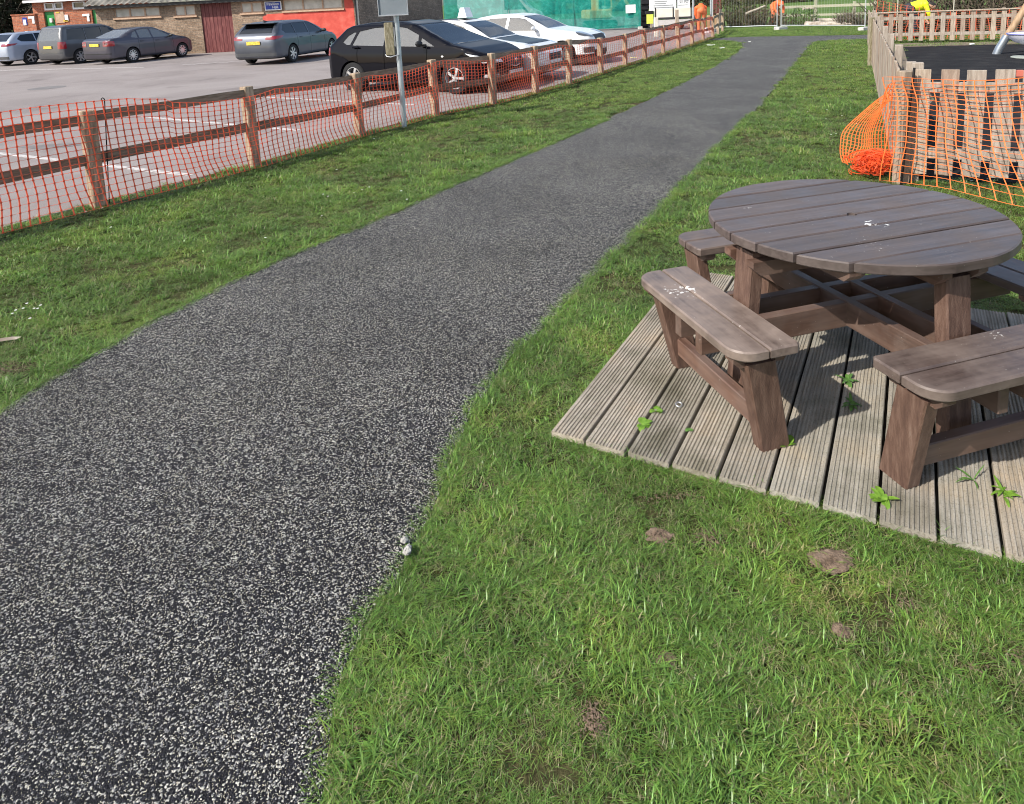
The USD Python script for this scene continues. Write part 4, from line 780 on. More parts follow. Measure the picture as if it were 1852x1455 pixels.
# small two-tone hatchback beside it
fd2 = np.array([.57, .82])
mini = dict(W=1.72, R=.31, wb=2.46, xr=-.62, xf=3.30, belt=.94, roof=1.46, tum=.25, seg=.07, nose=.40,
    prof=[(-.55, .20), (-.62, .42), (-.60, .70), (-.55, .92), (-.46, 1.06), (-.28, 1.30), (-.10, 1.41), (.4, 1.475), (.9, 1.48), (1.25, 1.43), (1.6, 1.28), (2.02, 1.02), (2.4, .945), (2.8, .89), (3.08, .80), (3.24, .66), (3.29, .48), (3.28, .30), (3.2, .19)],
    side=[[(-.18, 1.04), (-.06, 1.0), (.34, .985), (.36, 1.36), (.14, 1.33), (-.06, 1.22)], [(.46, .98), (1.70, .95), (1.62, 1.06), (1.36, 1.29), (1.1, 1.37), (.48, 1.375)]],
    ends=[(1.28, 2.15, 1.03, 1.40, .68, .56), (-.9, -.14, 1.06, 1.32, .58, .50)], cabin=(-.48, 2.0), seats=(.3, 1.05), lines=[(.42, .32, .97), (1.78, .32, .95)],
    lamps=[('headlight', M_clear, (2.7, 3.4, .46, .88, .60, .83)), ('tail_light', M_redl, (-1, -.45, .55, .9, .74, .98)), ('fog_lamp', M_clear, (3.0, 3.4, .5, .72, .34, .42))],
    skins=[('grille', M_blackp, (3.1, 3.5, -.34, .34, .46, .60)), ('roof_panel', P_black, (-.1, 1.15, -.50, .50, 1.42, 1.6)), ('bonnet_panel', P_black, (2.06, 3.0, -.58, .58, .86, 1.06))], mirror=(1.66, 1.03), handles=[(.62, .84)], plate_f=.36, spokes=10, skirt=.22)
mini['prof'] = [(x, z * .955) for x, z in mini['prof']]; mini['roof'] = 1.40
mini['side'] = [[(x, z * .955) for x, z in w] for w in mini['side']]; mini['ends'] = [(a, b, c * .955, d * .955, e, f) for a, b, c, d, e, f in mini['ends']]; mini['belt'] = .90; mini['mirror'] = (1.66, .985)
mini['skins'][1] = ('roof_panel', P_black, (-.1, 1.15, -.50, .50, 1.355, 1.6)); mini['skins'][2] = ('bonnet_panel', P_black, (2.06, 3.0, -.58, .58, .82, 1.02))
h6 = h5 + .05; f6 = np.array([math.cos(h6), math.sin(h6)]); n6 = np.array([-f6[1], f6[0]])
loc6 = gnd(951, 149)[:2] + n6 * .75 - f6 * 2.85
c6, B6, C6 = car('parked_car', 'small white hatchback with dark roof and bonnet and a white roof sign', mini, loc6, h5 + .05, P_white)
M_signw = flat('roof_sign_white', (.74, .74, .74), .4)
obj('roof_sign', [tm(m3.Manifold.hull_points(np.array([(.95 + a, b, c - .04) for a, b, c in [(-.12, -.02, 1.47), (.12, -.02, 1.47), (-.12, .3, 1.47), (.12, .3, 1.47), (-.05, .0, 1.70), (.05, .0, 1.70), (-.05, .28, 1.70), (.05, .28, 1.70)]])))], M_signw, c6)
suv = dict(W=1.76, R=.32, wb=2.55, xr=-.72, xf=3.40, belt=.94, roof=1.41, tum=.25, seg=.08, nose=.40,
    prof=[(-.64, .22), (-.72, .46), (-.70, .80), (-.62, 1.02), (-.40, 1.30), (-.2, 1.43), (.4, 1.53), (.9, 1.54), (1.3, 1.49), (1.7, 1.32), (2.1, 1.08), (2.5, 1.02), (2.95, .95), (3.24, .84), (3.37, .66), (3.40, .46), (3.36, .24), (3.3, .2)],
    side=[[(-.22, 1.10), (.0, 1.06), (.86, 1.04), (.88, 1.42), (.4, 1.42), (.0, 1.32)], [(.94, 1.04), (1.82, 1.02), (1.76, 1.15), (1.45, 1.36), (1.2, 1.42), (.96, 1.425)]],
    ends=[(1.32, 2.25, 1.09, 1.46, .70, .58), (-.95, -.18, 1.1, 1.38, .6, .52)], cabin=(-.55, 2.05), seats=(.4, 1.2), lines=[(.9, .32, 1.03), (1.9, .32, 1.0)],
    lamps=[('headlight', M_lampd, (2.8, 3.5, .42, .92, .74, .88), [(2.82, .92), (3.35, .80), (3.40, .72), (3.0, .80)]), ('tail_light', M_redl, (-1, -.5, .5, .95, .8, 1.02)), ('fog_lamp', M_lampd, (3.1, 3.5, .5, .8, .34, .48))],
    skins=[('grille', M_blackp, (3.2, 3.6, -.40, .40, .56, .84)), ('lower_grille', M_blackp, (3.2, 3.6, -.5, .5, .28, .40))], mirror=(1.78, 1.1), handles=[(1.1, .9), (.15, .92)], plate_f=.50, spokes=10, rim=M_alloy_d, skirt=.30, mirror_mat=P_white)
suv['prof'] = [(x, z * .92) for x, z in suv['prof']]; suv['side'] = [[(x, z * .92) for x, z in w] for w in suv['side']]; suv['ends'] = [(a, b, c * .92, d * .92, e, f) for a, b, c, d, e, f in suv['ends']]; suv['mirror'] = (1.78, 1.01)
c7, B7, C7 = car('parked_car', 'white hatchback with a black grille, last of three cars nose to the fence', suv, gnd(1056, 118)[:2] + n6 * .78 - f6 * 3.1, h6, P_white)

# cars with their backs to us along the building
saloon = dict(W=1.78, R=.315, wb=2.578, xr=-1.05, xf=3.50, belt=.95, roof=1.44, tum=.27, seg=.075, nose=.45, tail=.2,
    prof=[(-.98, .20), (-1.05, .42), (-1.04, .70), (-1.02, .98), (-.85, 1.05), (-.45, 1.075), (-.1, 1.22), (.3, 1.37), (.75, 1.445), (1.15, 1.455), (1.5, 1.40), (1.95, 1.18), (2.42, .99), (2.9, .91), (3.3, .77), (3.47, .58), (3.49, .34), (3.4, .2)],
    side=[[(.05, 1.05), (.38, 1.0), (.40, 1.32), (.24, 1.25)], [(.44, 1.0), (1.06, .985), (1.07, 1.365), (.62, 1.36), (.46, 1.32)], [(1.12, .985), (2.08, .97), (1.62, 1.25), (1.36, 1.36), (1.14, 1.37)]],
    ends=[(1.5, 2.5, .99, 1.39, .70, .56), (-.9, .36, 1.08, 1.37, .66, .52)], cabin=(-.3, 2.35), seats=(.5, 1.3), lines=[(.34, .5, .98), (1.09, .3, .98), (2.1, .3, .96)],
    lamps=[('tail_light', M_redl, (-1.2, -.80, .48, .98, .74, .95)), ('tail_lamp_glint', M_clear, (-1.2, -.98, .52, .72, .80, .90))], skins=[('bumper_strip', M_blackp, (-1.2, -.9, -.8, .8, .42, .455))], mirror=(1.92, 1.02), handles=[(1.28, .86), (.50, .87)], plate_z=.80, spokes=11, skirt=.26)
D = math.radians
r3 = np.array([-15.75 - .71, 29.45 + .29])
car('parked_car', 'dark grey saloon with round tail lights parked before the brick building', saloon, r3, D(68), P_grey)
mpv = dict(W=1.79, R=.315, wb=2.68, xr=-.82, xf=3.50, belt=.98, roof=1.66, tum=.20, seg=.08, tail=.12,
    prof=[(-.76, .20), (-.82, .42), (-.80, .80), (-.77, 1.0), (-.68, 1.35), (-.56, 1.60), (-.3, 1.67), (.6, 1.70), (1.3, 1.67), (1.7, 1.54), (2.2, 1.22), (2.6, 1.03), (3.1, .90), (3.42, .66), (3.48, .4), (3.4, .2)],
    side=[[(-.50, 1.05), (.36, 1.03), (.36, 1.53), (-.38, 1.50)], [(.40, 1.03), (1.16, 1.02), (1.16, 1.56), (.40, 1.53)], [(1.2, 1.02), (2.2, 1.0), (1.7, 1.42), (1.4, 1.55), (1.2, 1.56)]],
    ends=[(1.7, 2.6, 1.05, 1.58, .72, .60), (-1.2, -.45, 1.04, 1.52, .68, .60)], cabin=(-.66, 2.4), seats=(.4, 1.3), lines=[(.38, .3, 1.0), (1.18, .3, 1.0)], lamps=[('tail_light', M_redl, (-1, -.58, .62, .98, .68, .98))],
    skins=[('bumper_strip', M_lampd, (-1, -.6, -.8, .8, .50, .53))], mirror=(2.0, 1.1), handles=[(1.35, .9)], plate_z=.76, spokes=7, glass=M_tint, glass3=M_glass, skirt=.27)
car('parked_car', 'dark grey people carrier with tinted side windows, between the silver estate and the saloon', mpv, r3 + np.array([-2.88, 1.2]), D(66), P_dark)
estate = dict(W=1.84, R=.325, wb=2.85, xr=-1.0, xf=3.75, belt=.98, roof=1.47, tum=.24, seg=.085, tail=.25, nose=.42,
    prof=[(-.92, .20), (-1.0, .42), (-.99, .75), (-.92, .98), (-.70, 1.20), (-.46, 1.40), (-.2, 1.455), (.6, 1.49), (1.3, 1.48), (1.75, 1.38), (2.3, 1.13), (2.7, .98), (3.2, .88), (3.6, .66), (3.72, .42), (3.65, .2)],
    side=[[(-.45, 1.16), (-.30, 1.05), (.34, 1.02), (.34, 1.37), (-.22, 1.35)], [(.38, 1.02), (1.20, 1.0), (1.22, 1.39), (.38, 1.38)], [(1.26, 1.0), (2.3, .98), (1.72, 1.31), (1.5, 1.38), (1.28, 1.39)]],
    ends=[(1.75, 2.75, 1.0, 1.42, .72, .58), (-1.2, -.40, 1.08, 1.38, .64, .56)], cabin=(-.7, 2.5), seats=(.5, 1.45), lines=[(.36, .5, 1.0), (1.24, .3, 1.0), (2.3, .3, .96)],
    lamps=[('tail_light', M_redl, (-1.2, -.55, .45, .98, .82, .98), [(-1.2, .82), (-.62, .92), (-.50, .99), (-1.2, .97)])], skins=[('lower_bumper', M_lampd, (-1.2, -.8, -.8, .8, .30, .42))], mirror=(2.1, 1.04), handles=[(1.5, .86), (.6, .87)], plate_z=.76, spokes=7, glass=M_tint, skirt=.24)
e4 = np.array([-7.72 - .75, 24.9 + .19])
c4, B4, C4 = car('parked_car', 'slate grey estate car parked before the red painted wall', estate, e4, D(76), P_slate)
obj('rear_spoiler', box(-.62, -.30, -.62, .62, 1.40, 1.432, .012), P_slate, c4)
obj('roof_fin', tm(m3.Manifold.hull_points(np.array([(-.28, -.02, 1.44), (-.28, .02, 1.44), (0, -.02, 1.46), (0, .02, 1.46), (-.26, 0, 1.53)]))), M_blackp, c4)
car('parked_car', 'silver blue estate car at the end of the row, partly out of view', dict(estate, spokes=5), r3 + np.array([-5.85, 2.35]), D(68), P_silver)
# ================================================================ buildings across the car park
def brick(name, c1, c2, mortar, dirt):
    return mat(name, {'g': ('geometry', {}), 'x': ('separate_xyz', {}), 'ad': ('math', {'math_type': 'add'}), 'c': ('combine_xyz', {}), 'b': ('brick_texture', {'color1': c1, 'color2': c2, 'mortar': mortar, 'scale': 1.0, 'brick_width': .225, 'row_height': .075, 'mortar_size': .008, 'mortar_smooth': .3}),
        'n': ('noise_texture', {'scale': .9, 'detail': 7, 'roughness': .65}), 'r': ('rgb_ramp', {'ramp': [(.3, dirt), (.6, (1.1, 1.08, 1.05))]}), 'm': ('mix_color', {'blend_type': 'multiply', 'fac': 1.0, 'use_clamp': False}),
        'n2': ('noise_texture', {'scale': 14, 'detail': 3}), 'r2': ('rgb_ramp', {'ramp': [(.3, (.6, .6, .6)), (.7, (1.35, 1.3, 1.25))]}), 'm2': ('mix_color', {'blend_type': 'multiply', 'fac': .8, 'use_clamp': False}), 'bp': ('bump', {'strength': .8, 'distance': .008, 'invert': True}), 'p': ('principled_bsdf', {'roughness': .9, 'specular_ior_level': .2})},
        [('g.position', 'x.vector'), ('x.x', 'ad.value1'), ('x.y', 'ad.value2'), ('ad.value', 'c.x'), ('x.z', 'c.y'), ('c.vector', 'b.vector'), ('g.position', 'n.vector'), ('g.position', 'n2.vector'), ('n.fac', 'r.fac'), ('n2.fac', 'r2.fac'), ('b.color', 'm.a'), ('r.color', 'm.b'), ('m.result', 'm2.a'), ('r2.color', 'm2.b'), ('m2.result', 'p.base_color'), ('b.fac', 'bp.height'), ('bp.normal', 'p.normal')])
M_brick = brick('brick_brown', (.25, .175, .125), (.36, .27, .20), (.24, .21, .175), (.62, .60, .56)); M_brick_red = brick('brick_red', (.36, .115, .065), (.46, .17, .095), (.34, .24, .19), (.8, .78, .75)); M_brick_shaded = brick('brick_shaded', (.16, .125, .10), (.23, .18, .145), (.12, .105, .09), (.6, .6, .6))  # last one: hall brick with the end wall's shade put into its colour
M_board = plain('window_board', [(.3, (.44, .41, .34)), (.5, (.55, .52, .45)), (.7, (.64, .60, .52))], .7, 3, .2, 20)
M_frame = plain('window_timber', [(.3, (.40, .25, .16)), (.7, (.56, .38, .26))], .7, 8)
M_maroon = plain('maroon_door', [(.3, (.105, .022, .022)), (.5, (.15, .035, .032)), (.7, (.22, .075, .065))], .65, 2.5, .2, 20, stretch=(6, 6, 1))
M_redwall = plain('red_wall_paint', [(.3, (.46, .055, .035)), (.5, (.56, .075, .05)), (.7, (.62, .13, .09))], .7, 2.6, .4, 18)
M_roof = plain('roof_sheet', [(.3, (.07, .064, .052)), (.5, (.13, .12, .10)), (.72, (.27, .25, .22))], .85, 2.2, .4, 30)
M_white = flat('white_joinery', (.76, .76, .75), .45); M_green = flat('green_door', (.03, .26, .06), .45); M_darkglass = flat('dark_pane', (.03, .035, .035), .12, coat=1.0)
M_dark = flat('dark_opening', (.012, .012, .012), .9); M_blue = flat('blue_sign', (.02, .045, .30), .4); M_gutter = flat('black_gutter', (.02, .02, .02), .5)
YB = 34.2
xl, xr_ = at(178, 60, YB)[0], at(650, 60, YB)[0]; eave = 2.46
hall = thing('brick_hall', 'long low brown brick hall with boarded windows, maroon door and red painted end', 'building', (0, 0, 0))
def rect(px0, px1, py0, py1, Y):
    a, b = at(px0, (py0 + py1) / 2, Y), at(px1, (py0 + py1) / 2, Y); t, u = at((px0 + px1) / 2, py0, Y), at((px0 + px1) / 2, py1, Y)
    return a[0], b[0], u[2], t[2]
wins = [(207, 289, 14, 32), (316, 353, 10, 29.5), (436, 474, 4, 24), (512, 619, -3, 18.5)]
R_ = [rect(*w, YB) for w in wins]; dr = rect(366, 422, 4, 94, YB); dr = (dr[0], dr[1], -.02, eave - .06)
wallp = shapely.box(xl, -.05, xr_, eave)
for x0, x1, z0, z1 in R_: wallp = wallp.difference(shapely.box(x0, z0, x1, min(z1, eave - .07)))
wallp = wallp.difference(shapely.box(dr[0], -.05, dr[1], dr[3]))
m = trimesh.creation.extrude_polygon(wallp, .3, engine='earcut'); m.apply_transform(np.array([[1, 0, 0, 0], [0, 0, -1, YB + .3], [0, 1, 0, 0], [0, 0, 0, 1.0]]))
obj('wall', m, M_brick, hall)
for k, (x0, x1, z0, z1) in enumerate(R_):
    z1 = min(z1, eave - .07); n = (3, 2, 2, 3)[k]; w_ = sub('window', hall)
    fs = [box(x0, x1, YB + .02, YB + .10, z0, z0 + .06), box(x0, x1, YB + .02, YB + .10, z1 - .05, z1)]
    for j in range(n + 1):
        xx = x0 + (x1 - x0) * j / n; fs.append(box(max(xx - .035, x0), min(xx + .035, x1), YB + .018, YB + .102, z0 + .061, z1 - .051))
    obj('window_frame', fs, M_frame, w_); obj('sill', box(x0 - .08, x1 + .08, YB - .07, YB + .02, z0 - .07, z0 + .005, .006), M_frame, w_)
    for j in range(n): obj('boarded_pane', box(x0 + (x1 - x0) * j / n + .036, x0 + (x1 - x0) * (j + 1) / n - .036, YB + .06, YB + .08, z0 + .061, z1 - .051), M_board, w_)
dx = (dr[1] - dr[0]) / 8; dq = sub('door', hall)
for j in range(8): obj('door_board', box(dr[0] + j * dx + .006, dr[0] + (j + 1) * dx - .006, YB + .05 + .006 * (j % 2), YB + .12, dr[2], dr[3], .004), M_maroon, dq)
obj('door_backing', box(dr[0], dr[1], YB + .10, YB + .16, dr[2], dr[3]), M_dark, dq)
rx0, rx1 = at(476, 40, YB)[0], at(642, 40, YB)[0]
zt = R_[3][2] - .09
obj('painted_panel', trimesh.creation.extrude_polygon(Polygon([(rx0, -.02), (rx1, -.02), (rx1, 2.0), (rx1 - .05, 2.2), (rx1 - .15, 2.32), (R_[3][1] + .1, 2.32), (R_[3][1] + .1, zt), (rx0 + .25, zt), (rx0, zt - .12)]), .008, engine='earcut').apply_transform(np.array([[1, 0, 0, 0], [0, 0, -1, YB - .001], [0, 1, 0, 0], [0, 0, 0, 1.0]])), M_redwall, hall, label='bright red painted stretch of wall')
obj('downpipe', tube([(rx1 + .1, YB - .06, 0), (rx1 + .1, YB - .06, 1.2), (rx1 + .1, YB - .06, 2.4)], .04, 10), M_gutter, hall, smooth=True)
obj('corner_board', box(xr_ - .09, xr_ + .03, YB - .03, YB + .05, 0, 2.4), M_board, hall)
# sheet roof with its waves, gutter and fascia
nx, ny = int((xr_ - xl + .6) / .06), 8; xs = np.linspace(xl - .35, xr_ + .3, nx); ys = np.linspace(0, 1, ny)
V = np.array([(x, YB - .45 + 4.2 * y, eave + .04 + 1.7 * y + .032 * math.sin(x * 2 * math.pi / .30) + .02 * (j % 2)) for j, y in enumerate(ys) for x in xs])
I = np.arange(nx * ny).reshape(ny, nx); Q = np.stack([I[:-1, :-1], I[:-1, 1:], I[1:, 1:], I[1:, :-1]], -1).reshape(-1, 4)
obj('roof', (V, Q), M_roof, hall, smooth=True)
obj('fascia', box(xl - .3, xr_ + .25, YB - .36, YB - .33, eave - .12, eave + .02), M_gutter, hall)
obj('soffit', box(xl - .3, xr_ + .25, YB - .33, YB + .3, eave - .02, eave + .005), M_gutter, hall)
e1 = at(803, 55, 46.5)[:2]; e0 = np.array([xr_, YB + .005]); ed_ = e1 - e0; eL = np.linalg.norm(ed_)
g_ = trimesh.creation.extrude_polygon(Polygon([(0.03, -.05), (eL, -.05), (eL, 3.3), (eL * .5, 4.6), (0.03, 3.0)]), .3, engine='earcut'); g_.apply_transform(np.array([[1, 0, 0, 0], [0, 0, -1, .3], [0, 1, 0, 0], [0, 0, 0, 1.0]]))
obj('end_wall', move(turn(g_, math.atan2(ed_[1], ed_[0])), e0[0], e0[1], 0), M_brick_shaded, hall, label='brick end wall with its shade put into a darker colour')
r4 = rect(478.5, 509, 2.5, 19, YB - .05); sgn = thing('blue_sign', 'small blue sign with white lettering and rim on the brick hall', 'sign', (r4[0], YB - .05, r4[2]))
sw, sh = r4[1] - r4[0], r4[3] - r4[2]
obj('rim', box(0, sw, -.008, .02, 0, sh, .02), M_white, sgn); obj('face', box(.045, sw - .045, -.014, -.007, .045, sh - .045), M_blue, sgn)
def letters(text, h, x, z, y, mtl, parent, bold=True, nm='lettering'):
    t = meshkit.text_mesh(text, h, .004, bold); t.apply_transform(np.array([[1, 0, 0, x], [0, 0, -1, y], [0, 1, 0, z], [0, 0, 0, 1.0]])); obj(nm, t, mtl, parent)
letters('Pavilion', .115, .10, sh * .56, -.0145, M_white, sgn); letters('Hall', .115, sw * .45, sh * .20, -.0145, M_white, sgn)
# the red brick block with white fascia and green doors
Y2 = 38.2
a = rect(62, 186, 12, 60, Y2); blk = thing('toilet_block', 'red brick block with white fascia, high windows and green doors', 'building', (0, 0, 0))
z_e = at(70, 4.5, Y2)[2]
wp = shapely.box(a[0], -.05, a[1] + 2.5, z_e); w2 = [rect(*w, Y2) for w in ((80, 97.5, 6, 19), (98, 114, 5, 18), (131, 154, 3.5, 17), (165, 181, 2.5, 14.5))]
d2 = [rect(81, 100, 21.5, 60, Y2), rect(168, 182, 17.5, 60, Y2)]
for x0, x1, z0, z1 in w2: wp = wp.difference(shapely.box(x0, z0, x1, min(z1, z_e - .05)))
for x0, x1, z0, z1 in d2: wp = wp.difference(shapely.box(x0, -.1, x1, z1))
m = trimesh.creation.extrude_polygon(wp, .3, engine='earcut'); m.apply_transform(np.array([[1, 0, 0, 0], [0, 0, -1, Y2 + .3], [0, 1, 0, 0], [0, 0, 0, 1.0]])); obj('wall', m, M_brick_red, blk)
obj('side_wall', box(a[0], a[0] + .3, Y2 + .3, Y2 + 5, -.05, z_e), M_brick_red, blk)
obj('fascia', box(a[0] - .25, a[1] + 2.6, Y2 - .35, Y2 - .31, z_e - .02, z_e + .10), M_white, blk); obj('roof', box(a[0] - .25, a[1] + 2.6, Y2 - .309, Y2 + 5.2, z_e + .005, z_e + .15), M_gutter, blk)
for x0, x1, z0, z1 in w2:
    z1 = min(z1, z_e - .05); w_ = sub('window', blk); t = .07
    obj('window_frame', [box(x0, x1, Y2 - .02, Y2 + .08, z0, z0 + t * 1.3), box(x0, x1, Y2 - .02, Y2 + .08, z1 - t * .6, z1), box(x0, x0 + t, Y2 - .018, Y2 + .078, z0 + t * 1.3, z1 - t * .6), box(x1 - t, x1, Y2 - .018, Y2 + .078, z0 + t * 1.3, z1 - t * .6)], M_white, w_); obj('pane', box(x0 + t, x1 - t, Y2 + .03, Y2 + .05, z0 + t, z1 - t * .6), M_darkglass, w_)
for x0, x1, z0, z1 in d2: obj('door', box(x0 + .02, x1 - .02, Y2 + .08, Y2 + .13, 0, z1), M_green, blk)
for (q0, q1, q2, q3), mtl, nm in (((100.5, 116, 21.5, 42), M_frame, 'noticeboard'), ((117.5, 123.5, 27, 38), M_white, 'notice'), ((149, 162, 25.5, 29.5), M_white, 'notice'), ((158, 162, 29.5, 39), M_white, 'notice'), ((115, 123.5, 36.5, 39.5), M_yel, 'notice'), ((101, 108, 22, 24.5), M_yel, 'notice'), ((90, 94, 33, 41), M_white, 'notice')):
    b = rect(q0, q1, q2, q3, Y2 - .02); obj(nm, box(b[0], b[1], Y2 - (.03 if nm == 'noticeboard' else .045), Y2 + .1, b[2], b[3]), mtl, blk)
b = rect(23, 65, 26, 60, 37.4); lw = thing('brick_screen_wall', 'low red brick screen wall with a blue and white notice beside the toilet block', 'wall', (0, 0, 0))
obj('brickwork', box(b[0], b[1], 37.4, 37.65, -.05, b[3] - .06), M_brick_red, lw); obj('coping', box(b[0] - .04, b[1] + .04, 37.36, 37.69, b[3] - .06, b[3], .01), M_brick_red, lw)
for (q0, q1, q2, q3), mtl in (((41, 49, 32, 46), M_blue), ((42.5, 47.5, 36, 46), M_white), ((51, 62, 30, 34), M_white), ((58.5, 62.5, 34, 43), M_white)):
    c_ = rect(q0, q1, q2, q3, 37.39); obj('notice', box(c_[0], c_[1], 37.385 - (.012 if mtl is M_white else 0), 37.399, c_[2], c_[3]), mtl, lw)

# ================================================================ building site behind the car park
M_debris = mat('green_debris_net', {'g': ('geometry', {}), 'n': ('noise_texture', {'scale': 1.6, 'detail': 7, 'roughness': .7, 'distortion': 1.6}), 'r': ('rgb_ramp', {'ramp': [(.3, (.012, .17, .135)), (.52, (.022, .28, .225)), (.62, (.05, .36, .29)), (.72, (.22, .50, .43))]}), 'd': ('diffuse_bsdf', {}), 't': ('translucent_bsdf', {}), 'x': ('transparent_bsdf', {}), 'm1': ('mix_closure', {'fac': .35}), 'm2': ('mix_closure', {'fac': .2})},
    [('g.position', 'n.vector'), ('n.fac', 'r.fac'), ('r.color', 'd.color'), ('r.color', 't.color'), ('d.BSDF', 'm1.closure1'), ('t.BSDF', 'm1.closure2'), ('m1.closure', 'm2.closure1'), ('x.BSDF', 'm2.closure2')], surface='m2.closure')
gx0, gx1 = at(806, 55, 38.2), at(1159, 53, 37.0); M_ht = flat('fence_tube', (.52, .54, .54), .4, .6); M_block = plain('fence_block', [(.3, (.35, .34, .32)), (.7, (.5, .49, .46))], .9, 8)
def site_panel(p, q, label, netted, top=2.0):
    p, q = np.asarray(p, float)[:2], np.asarray(q, float)[:2]; L = np.linalg.norm(q - p); f = thing('site_fence_panel', label, 'fence panel', (p[0], p[1], 0), math.atan2(*(q - p)[::-1]), 'temporary site fence panels')
    obj('frame', [tube([(.04, 0, .02), (.04, 0, 1), (.04, 0, top)], .021, 8), tube([(L - .04, 0, .02), (L - .04, 0, 1), (L - .04, 0, top)], .021, 8), tube([(.04, 0, .17), (L / 2, 0, .17), (L - .04, 0, .17)], .019, 8), tube([(.04, 0, top - .02), (L / 2, 0, top - .02), (L - .04, 0, top - .02)], .019, 8)], M_ht, f, smooth=40)
    for x in (.04, L - .04): obj('foot_block', box(x - .12, x + .12, -.30, .30, -.03, .11, .02), M_block, f)
    if not netted: 
        xs = np.arange(.1, L - .05, .12); obj('wire_mesh', ribbon(np.array([[(x, 0, .18), (x, 0, top - .04)] for x in xs]), (1, 0, 0), .0013, .0013), M_ht, f)
    else:
        nx, nz = 70, 26; V = np.array([(x, -.04 - .10 * abs(meshkit.noise(np.array([[x * 2.6 + p[0], z * .8, 3]]), 6)[0] - .5) * 2 - .05 * math.sin(x * 2.2 + z) - .05 * meshkit.noise(np.array([[x * 5 + z * 3, z * 2.5, 7]]), 8)[0], z - .05 * math.sin(math.pi * ((x * 1.1) % 1)) * (z > 1.9)) for z in np.linspace(.06, top + .02, nz) for x in np.linspace(.0, L, nx)])
        I = np.arange(nx * nz).reshape(nz, nx); obj('netting', (V, np.stack([I[:-1, :-1], I[:-1, 1:], I[1:, 1:], I[1:, :-1]], -1).reshape(-1, 4)), M_debris, f, smooth=True)
    return f
for k in range(3):
    p, q = gx0 + (gx1 - gx0) * k / 3, gx0 + (gx1 - gx0) * (k + 1) / 3
    site_panel(p, q, ['green netted site fence panel nearest the brick hall, behind the roof sign', 'green netted site fence panel in the middle, behind the third parked white car', 'green netted site fence panel with a white notice, farthest from the brick hall'][k], True)
n_ = rect(1131, 1149, 9, 24, 37.0); obj('site_notice', box(n_[0], n_[1], 36.86, 36.88, n_[2], n_[3], .004), M_white, label='square white notice fixed to the green site netting', cat='notice')
vx = rect(855, 885, 12, 28, 39.0)
van = dict(W=1.98, R=.34, wb=3.3, xr=-.95, xf=4.15, belt=1.22, roof=2.25, tum=.16, seg=.12, tail=.1, nose=.45,
    prof=[(-.9, .25), (-.95, .5), (-.95, 2.1), (-.85, 2.27), (2.2, 2.3), (2.6, 2.22), (3.2, 1.55), (3.5, 1.28), (3.95, 1.08), (4.12, .85), (4.14, .45), (4.05, .25)],
    side=[[(1.9, 1.28), (3.2, 1.26), (2.75, 1.85), (2.4, 2.02), (1.9, 2.03)]], ends=[(2.5, 3.7, 1.30, 2.12, .84, .72)], cabin=(.9, 3.3), seats=(2.0,), lines=[(1.8, .35, 2.1), (.2, .4, 2.1)],
    lamps=[('headlight', M_clear, (3.6, 4.3, .5, .95, .80, 1.0)), ('tail_light', M_redl, (-1, -.85, .8, 1, 1.0, 1.5))], mirror=(3.05, 1.35), plate_f=.45, spokes=6, rim=M_alloy_d, skirt=.36)
car('panel_van', 'white panel van seen through the green site netting', van, at(862, 60, 42.6)[:2], D(-8), P_white)
M_plant = flat('plant_yellow', (.62, .43, .06), .5)
dg = at(1085, 50, 40.5); dig = thing('mini_digger', 'pale yellow mini digger seen through the green site netting', 'digger', (dg[0], dg[1], 0), .2)
obj('track', [tm(m3.Manifold.hull_points(np.array([(x, y, z) for y in (-.75, -.45) for x, z in ((-.8, .15), (-.7, 0), (.7, 0), (.8, .15), (.8, .3), (.7, .42), (-.7, .42), (-.8, .3))])))], M_blackp, dig); obj('track', move(tm(m3.Manifold.hull_points(np.array([(x, y, z) for y in (-.75, -.45) for x, z in ((-.8, .15), (-.7, 0), (.7, 0), (.8, .15), (.8, .3), (.7, .42), (-.7, .42), (-.8, .3))]))), 0, 1.2, 0), M_blackp, dig)
obj('body', box(-.9, .55, -.7, .7, .5, 1.05, .08), M_plant, dig); obj('cab', [box(-.3, -.22, -.6, .6, 1.05, 2.0), box(.5, .56, -.6, -.52, 1.05, 2.0), box(.5, .56, .52, .6, 1.05, 2.0), box(-.32, .6, -.65, .65, 2.0, 2.1, .03)], M_plant, dig)
obj('boom', [beam((.55, 0, .9), (1.4, 0, 1.75), .14, .2), beam((1.35, 0, 1.8), (1.95, 0, .9), .12, .16)], M_plant, dig); obj('bucket', tm(m3.Manifold.hull_points(np.array([(x, y, z) for y in (-.22, .22) for x, z in ((1.85, .95), (2.05, .8), (1.95, .45), (1.65, .5))]))), M_dark, dig)
# signs, posts and odds and ends at the gate
M_text = flat('sign_print', (.12, .13, .14), .6)
YS = 36.2
s1 = rect(1174, 1223, -14, 20, YS); bd = thing('site_board', 'large white site information board with lines of small print', 'sign', (s1[0], YS, s1[2]))
w_, h_ = s1[1] - s1[0], s1[3] - s1[2]; obj('board', box(0, w_, 0, .02, 0, h_, .004), M_white, bd)
for i, (u0, u1) in enumerate(((.16, .9), (.16, .88), (.2, .62), (.2, .66), (.2, .7), (.12, .9))): obj('print_line', box(w_ * u0, w_ * u1, -.004, -.001, h_ * (.16 + .11 * i), h_ * (.16 + .11 * i) + .028), M_text, bd)
for x in (.1, w_ - .1): obj('board_post', box(x - .04, x + .04, .021, .09, -s1[2] - .02, h_), M_pale[1], bd)
s2 = rect(1224.5, 1248, -14, 20, YS + .05); bd2 = thing('site_board', 'narrow white site board with large grey lettering beside the information board', 'sign', (s2[0], YS + .05, s2[2]))
